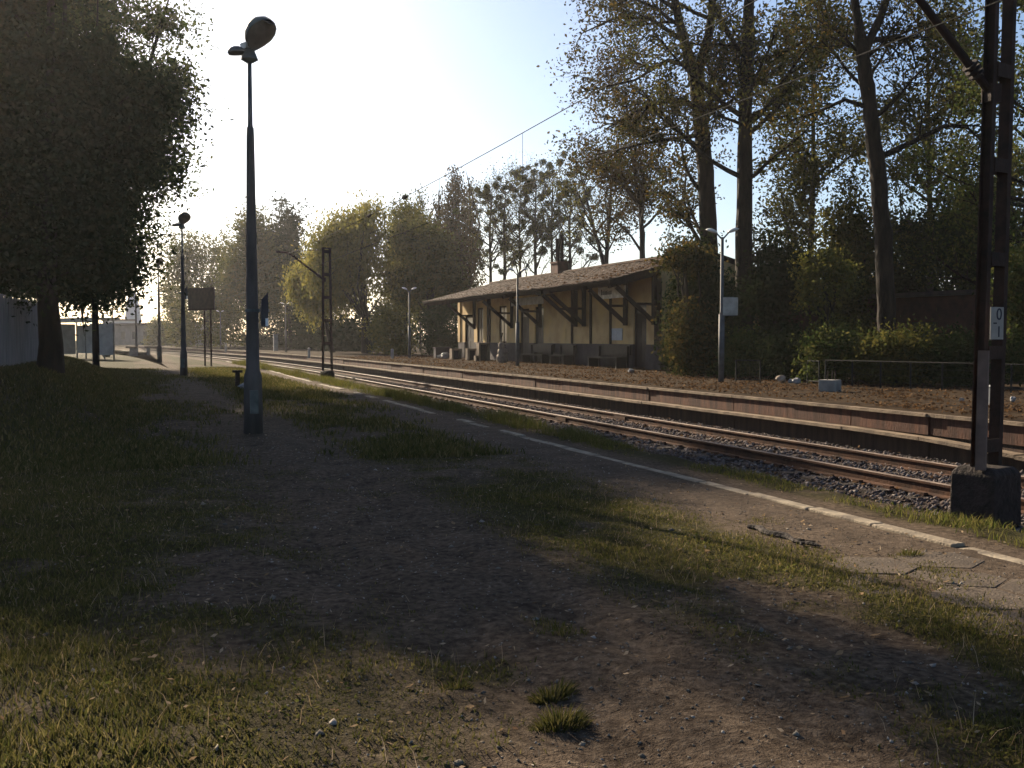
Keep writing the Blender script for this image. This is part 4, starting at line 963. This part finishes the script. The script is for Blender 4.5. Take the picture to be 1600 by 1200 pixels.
wire('messenger_wire', 'upper overhead wire with hanging droppers and two dark insulators', 6.42, 5.32, .008, 4.28)
wire('contact_wire', 'lower overhead contact wire running level above the track side', 6.42, 4.28, .007)

# ------------------------------------------------------------------ left side: board fence, shelter, benches, sign, far buildings
fx = -2.78
def fxa(y): return fx + .05 * (y - 25)
t = thing('board_fence', 'weathered grey upright board fence on the bank beside the big tree', 'fence', (fx, 26, .8))
r = random.Random(21); y = 18.0
bme = None
while y < 32.5:
    zb = float(bank(fx, y)) - .08; h_ = 1.75 + r.uniform(-.05, .05)
    MB().cbox((fxa(y) + r.uniform(-.008, .008), y + .07, zb + h_ / 2), (.024, .137, h_), -.05).build('board', M['board'], t); y += .15 + r.uniform(0, .012)
for y0_, y1_ in ((18, 25), (25, 32.6)):
    for dz in (.4, 1.35): MB().beam((fxa(y0_) - .05, y0_, float(bank(fx, y0_)) + dz), (fxa(y1_) - .05, y1_, float(bank(fx, y1_)) + dz), .05, .09).build('rail', M['board'], t)
for y in np.arange(18, 33, 2.4): MB().box(fxa(y) - .17, fxa(y) - .08, y - .05, y + .05, float(bank(fx, y)) - .3, float(bank(fx, y)) + 1.65).build('post', M['concrete'], t)

x0, y0 = spot(97, 84); x1, y1 = spot(156, 80)
t = thing('shelter', 'hazy waiting shelter with pale panels and flat roof under the tree', 'shelter', ((x0 + x1) / 2, (y0 + y1) / 2, 0))
dv = np.array([x1 - x0, y1 - y0]); Ls = np.linalg.norm(dv); dv /= Ls; nv = np.array([-dv[1], dv[0]])
def sp(u, v, z): return (x0 + dv[0] * u + nv[0] * v, y0 + dv[1] * u + nv[1] * v, z)
rot = math.atan2(dv[1], dv[0])
MB().cbox(sp(Ls / 2, .4, 3.12), (Ls + .7, 2.2, .14), rot).build('roof', M['concrete'], t)
MB().cbox(sp(Ls / 2, -.72, 3.0), (Ls + .7, .06, .36), rot).build('fascia', M['signwhite'], t)
for k in range(5): MB().cbox(sp(.1 + k * (Ls - .2) / 4, 1.2, 1.5), (.09, .09, 3.0), rot).build('post', M['darkmetal'], t)
for k in range(4): MB().cbox(sp(.1 + (k + .5) * (Ls - .2) / 4, 1.2, 1.55), ((Ls - .2) / 4 - .12, .03, 2.2), rot).build('glass_panel', M['glasspanel'], t)
for u in (.05, Ls - .05): MB().cbox(sp(u, .4, 1.55), (.04, 1.4, 2.4), rot).build('side_panel', M['glasspanel'], t)
x, y = spot(166, 92)
t = thing('litter_bin', 'dark bottle shaped litter bin just right of the shelter', 'bin', (x, y, 0))
MB().tube([(x, y, 0), (x, y, .1), (x, y, .85), (x, y, 1.1)], [.28, .34, .36, .2], 12).build('body', M['darkmetal'], t, smooth=True)
MB().tube([(x, y, 1.1), (x, y, 1.4)], [.14, .11], 10).build('neck', M['darkmetal'], t, smooth=True)
for k, (px, D, L, lab) in enumerate([(207, 96, 1.0, 'short slab bench with solid dark base left of the fourth lamp'), (240, 100, 1.5, 'longer slab bench on two legs near the third lamp')]):
    x, y = spot(px, D); t = thing('slab_bench', lab, 'bench', (x, y, 0), 'concrete slab benches on the far near-side platform')
    MB().cbox((x, y, .80), (L, .6, .16), -.3).build('seat', M['coping'], t)
    for s_ in ((0,) if k == 0 else (-.45, .45)): MB().cbox((x + s_ + (.12 if k == 0 else 0), y, .36), (.62 if k == 0 else .22, .45, .72), -.3).build('leg', M['concrete'], t)
# station sign board on two posts
D = 62; xa, ya_ = spot(296, D + 2); xb, yb_ = spot(336, D); xm, ym = (xa + xb) / 2, (ya_ + yb_) / 2
t = thing('sign_board', 'large dark brown platform sign board seen from behind on thin posts', 'sign', (xm, ym, 0)); rot = math.atan2(yb_ - ya_, xb - xa); L = math.hypot(xb - xa, yb_ - ya_)
MB().cbox((xm, ym, 4.0), (L, .08, 1.25), rot).build('board', M['signboard'], t)
MB().cbox((xm, ym - .03, 3.34), (L + .1, .12, .07), rot).build('lower_rail', M['steel'], t)
for f in (.62, .86): MB().tube([(xa + (xb - xa) * f, ya_ + (yb_ - ya_) * f + .08, 0), (xa + (xb - xa) * f, ya_ + (yb_ - ya_) * f + .08, 4.5)], .05, 8).build('post', M['steel'], t)
# stub post by the first lamp, cabinet, marker posts
x, y = 3.35, 36.0
t = thing('stub_post', 'short dark post with a cross cap near the foot of the nearest lamp', 'post', (x, y, 0)); MB().box(x - .07, x + .07, y - .07, y + .07, -.1, .5).build('shaft', M['clod'], t); MB().box(x - .16, x + .16, y - .1, y + .1, .5, .58).build('cap', M['clod'], t)
o = MB().blob((3.55, 34.8, .1), (.28, .2, .12), random.Random(3), .2).build('crumpled_paper', M['bag'], base='foot'); tag(o, 'crumpled pale paper lying beside the short dark post', 'litter')
x, y = spot(431, 100); t = thing('relay_cabinet', 'tall narrow grey relay cabinet on the far platform', 'cabinet', (x, y, .41)); MB().box(x - .2, x + .2, y - .2, y + .2, .4, 1.95).build('body', M['cabinet'], t, bevel=.02); MB().box(x - .24, x + .24, y - .24, y + .24, 1.95, 2.02).build('lid', M['cabinet'], t); MB().box(x - .17, x + .17, y - .215, y - .2, .5, 1.85).build('door', M['cabinet'], t)
for k, (px, D, lab) in enumerate([(353, 100, 'small pale marker post on the platform edge, farthest of three'), (483, 70, 'small pale marker post on the platform edge left of the far mast'), (613, 62, 'small pale marker post by the yellowish shrub')]):
    x, y = spot(px, D); t = thing('marker_post', lab, 'marker post', (x, y, .3), 'pale marker posts on the far platform edge'); MB().tube([(x, y, .3), (x, y, .95)], .09, 8).build('shaft', M['signwhite'], t); MB().tube([(x, y, .95), (x, y, 1.02)], [.1, .04], 8).build('cap', M['signwhite'], t)
# long low building and tower far left
xa, ya_ = spot(168, 190); xb, yb_ = spot(335, 178)
t = thing('low_building', 'long low hazy grey building across the end of the line', 'building', ((xa + xb) / 2, (ya_ + yb_) / 2, 0)); rot = math.atan2(yb_ - ya_, xb - xa); L = math.hypot(xb - xa, yb_ - ya_)
cxm, cym = (xa + xb) / 2, (ya_ + yb_) / 2
MB().cbox((cxm, cym, 1.9), (L, 6, 3.8), rot).build('wall', M['greywall'], t)
MB().cbox((cxm, cym, 4.0), (L + .8, 7, .4), rot).build('roof', M['signboard'], t)
ux, uy = math.cos(rot), math.sin(rot)
for k in range(9):
    u = (k - 4) * L / 9.5; MB().cbox((cxm + ux * u + uy * 3.02, cym + uy * u - ux * 3.02, 2.1), (.9, .06, 1.3), rot).build('window', M['pane'], t)
x, y = spot(209, 260)
t = thing('tower', 'pale curved hazy tower rising behind the low building', 'tower', (x, y, 0))
MB().tube([(x, y, 0), (x, y, 6), (x, y, 9), (x, y, 11.5), (x, y, 12.8)], [2.2, 2.0, 1.7, 1.1, .3], 14).build('shaft', M['cladding'], t, smooth=True)
MB().tube([(x, y, 12.7), (x, y, 14.5)], .1, 6).build('finial', M['steel'], t)
MB().cbox((x - 3.4, y - 1, 2.9), (7, 4, 5.8), 0).build('annex', M['cladding'], t)
MB().cbox((x - 3.4, y - 1, 6.0), (7.8, 4.8, .4), 0).build('annex_roof', M['signboard'], t)

# ------------------------------------------------------------------ clutter on the far platform
P0z = .41
def frame_unit(px, D, w, h_, d, lab, legs=True):
    x, y = spot(px, D); t = thing('concrete_box', lab, 'concrete box', (x, y, P0z), 'open concrete boxes standing by the station end'); s_ = .09
    MB().box(x - w / 2, x + w / 2, y, y + d, P0z + h_ - .1, P0z + h_).build('top', M['coping'], t)
    for sx in (-1, 1): MB().box(x + sx * (w / 2 - s_ / 2) - s_ / 2, x + sx * (w / 2 - s_ / 2) + s_ / 2, y, y + d, P0z - .02, P0z + h_ - .1).build('side', M['coping'], t)
    MB().box(x - w / 2 + s_, x + w / 2 - s_, y + d - .06, y + d, P0z, P0z + h_ - .1).build('back', M['clod'], t)
frame_unit(714, 61, .6, .62, .5, 'small open concrete box at the far corner of the station')
frame_unit(740, 58, .62, .66, .5, 'middle open concrete box in front of the glazed door')
frame_unit(757, 57, .62, .98, .5, 'tallest open concrete box under the first bracket')
frame_unit(747, 56, .28, .30, .3, 'tiny open concrete box in front of the tallest one')
r = random.Random(8)
for px, D, s_, lab in ((688, 63, (.24, .2, .14), 'left crumpled white bag by the far station corner'), (696, 62.5, (.26, .22, .22), 'right taller crumpled white bag by the far station corner')):
    x, y = spot(px, D); tag(MB().blob((x, y, P0z + s_[2] * .8), s_, r, .22).build('plastic_bag', M['bag'], base='foot'), lab, 'bag', 'white bags by the station corner')
x, y = spot(692, 65)
t = thing('skip_box', 'low dark grey box behind the white bags', 'box', (x, y, P0z)); MB().box(x - .45, x + .45, y, y + .5, P0z, P0z + .62).build('body', M['plinth'], t); MB().box(x - .5, x + .5, y - .04, y + .54, P0z + .62, P0z + .67).build('lid', M['plinth'], t)
x, y = spot(785, 52.5)
b = MB(); r = random.Random(14)
for dz, rad in ((.22, (.30, .25, .28)), (.52, (.26, .22, .26)), (.82, (.17, .16, .20))): b.blob((x + r.uniform(-.04, .04) - .06 * (dz > .7), y, P0z + dz), rad, r, .16)
tag(b.build('rubble_sack', M['sack'], base='foot', smooth=True), 'lumpy beige rubble sack slumped by the station wall', 'sack')
x, y = spot(776, 53); xa, ya_ = spot(785, 55.4)
tag(MB().tube([(x, y, P0z), (xa, ya_, 1.9)], .035, 6).build('leaning_pole', M['wood'], base='foot'), 'thin dark pole leaning on the wall beside the beige sack', 'pole')
# concrete block with rods
x, y = 15.3, 20.55
t = thing('concrete_block', 'pale concrete block with bare iron rods on the far platform', 'concrete block', (x, y, P0z))
MB().cbox((x, y, P0z + .13), (.40, .40, .28), .55).build('body', M['concrete'], t, bevel=.015)
for dx, dy in ((-.11, -.05), (.05, -.12), (.12, .08)): MB().tube([(x + dx, y + dy, P0z + .26), (x + dx + .01, y + dy, P0z + .48)], .012, 6).build('rod', M['steel'], t)
# wire mesh frames and fence
def mesh_frame(pa, pb, D, h_, lab):
    (x0, y0), (x1, y1) = spot(pa, D), spot(pb, D - .4); t = thing('wire_frame', lab, 'wire fence', ((x0 + x1) / 2, (y0 + y1) / 2, P0z), 'wire mesh fence frames behind the far platform')
    for x, y in ((x0, y0), (x1, y1)): MB().tube([(x, y, P0z - .1), (x, y, P0z + h_)], .022, 6).build('post', M['wiremesh'], t)
    for z in (.08, h_): MB().tube([(x0, y0, P0z + z), (x1, y1, P0z + z)], .02, 6).build('rail', M['wiremesh'], t)
    b = MB(); L = math.hypot(x1 - x0, y1 - y0); n_ = int(L / .09); nz = int(h_ / .09)
    for k in range(1, n_): u = k / n_; b.tube([(x0 + (x1 - x0) * u, y0 + (y1 - y0) * u, P0z + .08), (x0 + (x1 - x0) * u, y0 + (y1 - y0) * u, P0z + h_)], .003, 3, False)
    for k in range(1, nz): z = P0z + .08 + (h_ - .08) * k / nz; b.tube([(x0, y0, z), (x1, y1, z)], .003, 3, False)
    b.build('mesh', M['wiremesh'], t)['kind'] = 'stuff'
mesh_frame(1150, 1188, 29.5, .62, 'wire mesh fence frame just right of the notice board lamp')
mesh_frame(1262, 1280, 28.5, .62, 'narrow wire mesh fence frame left of the leafy shrub')
(x0, y0), (x1, y1) = spot(1290, 27.5), spot(1640, 22.5)
t = thing('pipe_fence', 'low thin pipe rail fence running behind the near mast', 'fence', (x0, y0, P0z))
MB().tube([(x0, y0, P0z + .66), (x1, y1, P0z + .66)], .016, 6).build('top_rail', M['wiremesh'], t)
for k in range(8): u = k / 7; x, y = x0 + (x1 - x0) * u, y0 + (y1 - y0) * u; MB().tube([(x, y, P0z - .05), (x, y, P0z + .66)], .02, 6).build('post', M['wiremesh'], t)
for k in range(3): z = P0z + .15 + k * .17; MB().tube([(x0, y0, z), (x1, y1, z)], .004, 4).build('wire', M['wiremesh'], t)
# brick shed
xa, ya_ = spot(1225, 44); xb, yb_ = spot(1640, 33)
t = thing('brick_shed', 'long dark red brick shed half hidden behind trunks and bushes', 'building', ((xa + xb) / 2, (ya_ + yb_) / 2, P0z)); rot = math.atan2(yb_ - ya_, xb - xa); L = math.hypot(xb - xa, yb_ - ya_)
cxm, cym = (xa + xb) / 2, (ya_ + yb_) / 2; ux, uy = math.cos(rot), math.sin(rot)
MB().cbox((cxm - uy * 1.5, cym + ux * 1.5, P0z + 1.35), (L, 3, 2.7), rot).build('wall', M['brick'], t)
MB().cbox((cxm - uy * 1.5, cym + ux * 1.5, P0z + 2.78), (L + .5, 3.5, .16), rot).build('roof', M['signboard'], t)
for u in (-L * .3, L * .1):
    MB().cbox((cxm + ux * u + uy * .02, cym + uy * u - ux * .02, P0z + 1.3), (1.1, .08, 1.0), rot).build('window', M['pane'], t)
# small litter far right
r = random.Random(30)
for px, D, s_, m_, lab in [(1236, 29, .08, 'bag', 'white rag caught in the weeds right of the mesh frame'), (1246, 28.4, .12, 'bag', 'white bag lying below the rag at the weeds'), (1221, 29.2, .15, 'sack', 'round brown stone among the weeds'), (1503, 20.4, .06, 'sack', 'small orange brown stone on the far platform'), (1584, 20.5, .07, 'bag', 'flat white scrap on the far platform behind the mast'), (1238 - 252, 37, .12, 'bag', 'small white ball of litter in front of the dark station door')]:
    x, y = spot(px, D); tag(MB().blob((x, y, P0z + s_ * .7), (s_, s_ * .8, s_ * .75), r, .25).build('litter_scrap' if m_ == 'bag' else 'loose_stone', M[m_], base='foot'), lab, 'litter' if m_ == 'bag' else 'stone')
x, y = spot(1578, 19.6)
t = thing('grey_bin', 'low bluish grey bin glimpsed between the mast legs', 'bin', (x, y, P0z)); MB().tube([(x - .35, y, P0z), (x - .35, y, P0z + .34)], [.11, .13], 10).build('body', M['cabinet'], t); MB().tube([(x - .35, y, P0z + .34), (x - .35, y, P0z + .37)], [.14, .12], 10).build('lid', M['cabinet'], t)
# broken dark branch on the paving
b = MB(); r = random.Random(44); pts = []
for k in range(12): u = k / 11; pts.append((5.02 + .03 * math.sin(k * 1.3) + .02 * u, 7.85 - .95 * u, .018 + r.uniform(-.003, .006)))
b.tube(pts, [.012 + .02 * math.sin(math.pi * min(1, k / 11 + .12)) + r.uniform(-.006, .008) for k in range(12)], 7)
for k in (7, 8, 9): b.tube([pts[k], (pts[k][0] + r.uniform(-.1, .12), pts[k][1] - .12, .03)], [.012, .005], 5)
tag(b.build('broken_branch', M['clod'], base='foot'), 'dark broken branch lying on the paved platform strip', 'branch')
for px_, (X, Y), lab in ((0, (-1.55, 5.15), 'pale broken stick in the grass at the left frame edge'),):
    tag(MB().tube([(X - .16, Y - .03, .04), (X, Y, .05), (X + .12, Y + .06, .045)], [.01, .014, .008], 6).build('stick', M['litter_pale'], base='foot'), lab, 'stick')
tag(MB().blob((.35, 3.95, .02), (.045, .035, .02), random.Random(2), .3).build('paper_scrap', M['bag'], base='foot'), 'crumpled white paper scrap in the front grass', 'litter')

# ------------------------------------------------------------------ haze
m, tn, N, Lk = nodes('haze_air'); out = N.new('ShaderNodeOutputMaterial'); pv = N.new('ShaderNodeVolumePrincipled')
pv.inputs['Color'].default_value = (.93, .92, .95, 1); pv.inputs['Density'].default_value = .0002; pv.inputs['Anisotropy'].default_value = .6
Lk.new(pv.outputs[0], out.inputs['Volume'])
tag(MB().box(-356, 356, -45, 506, -1.6, 27).build('haze', m), kind='stuff')
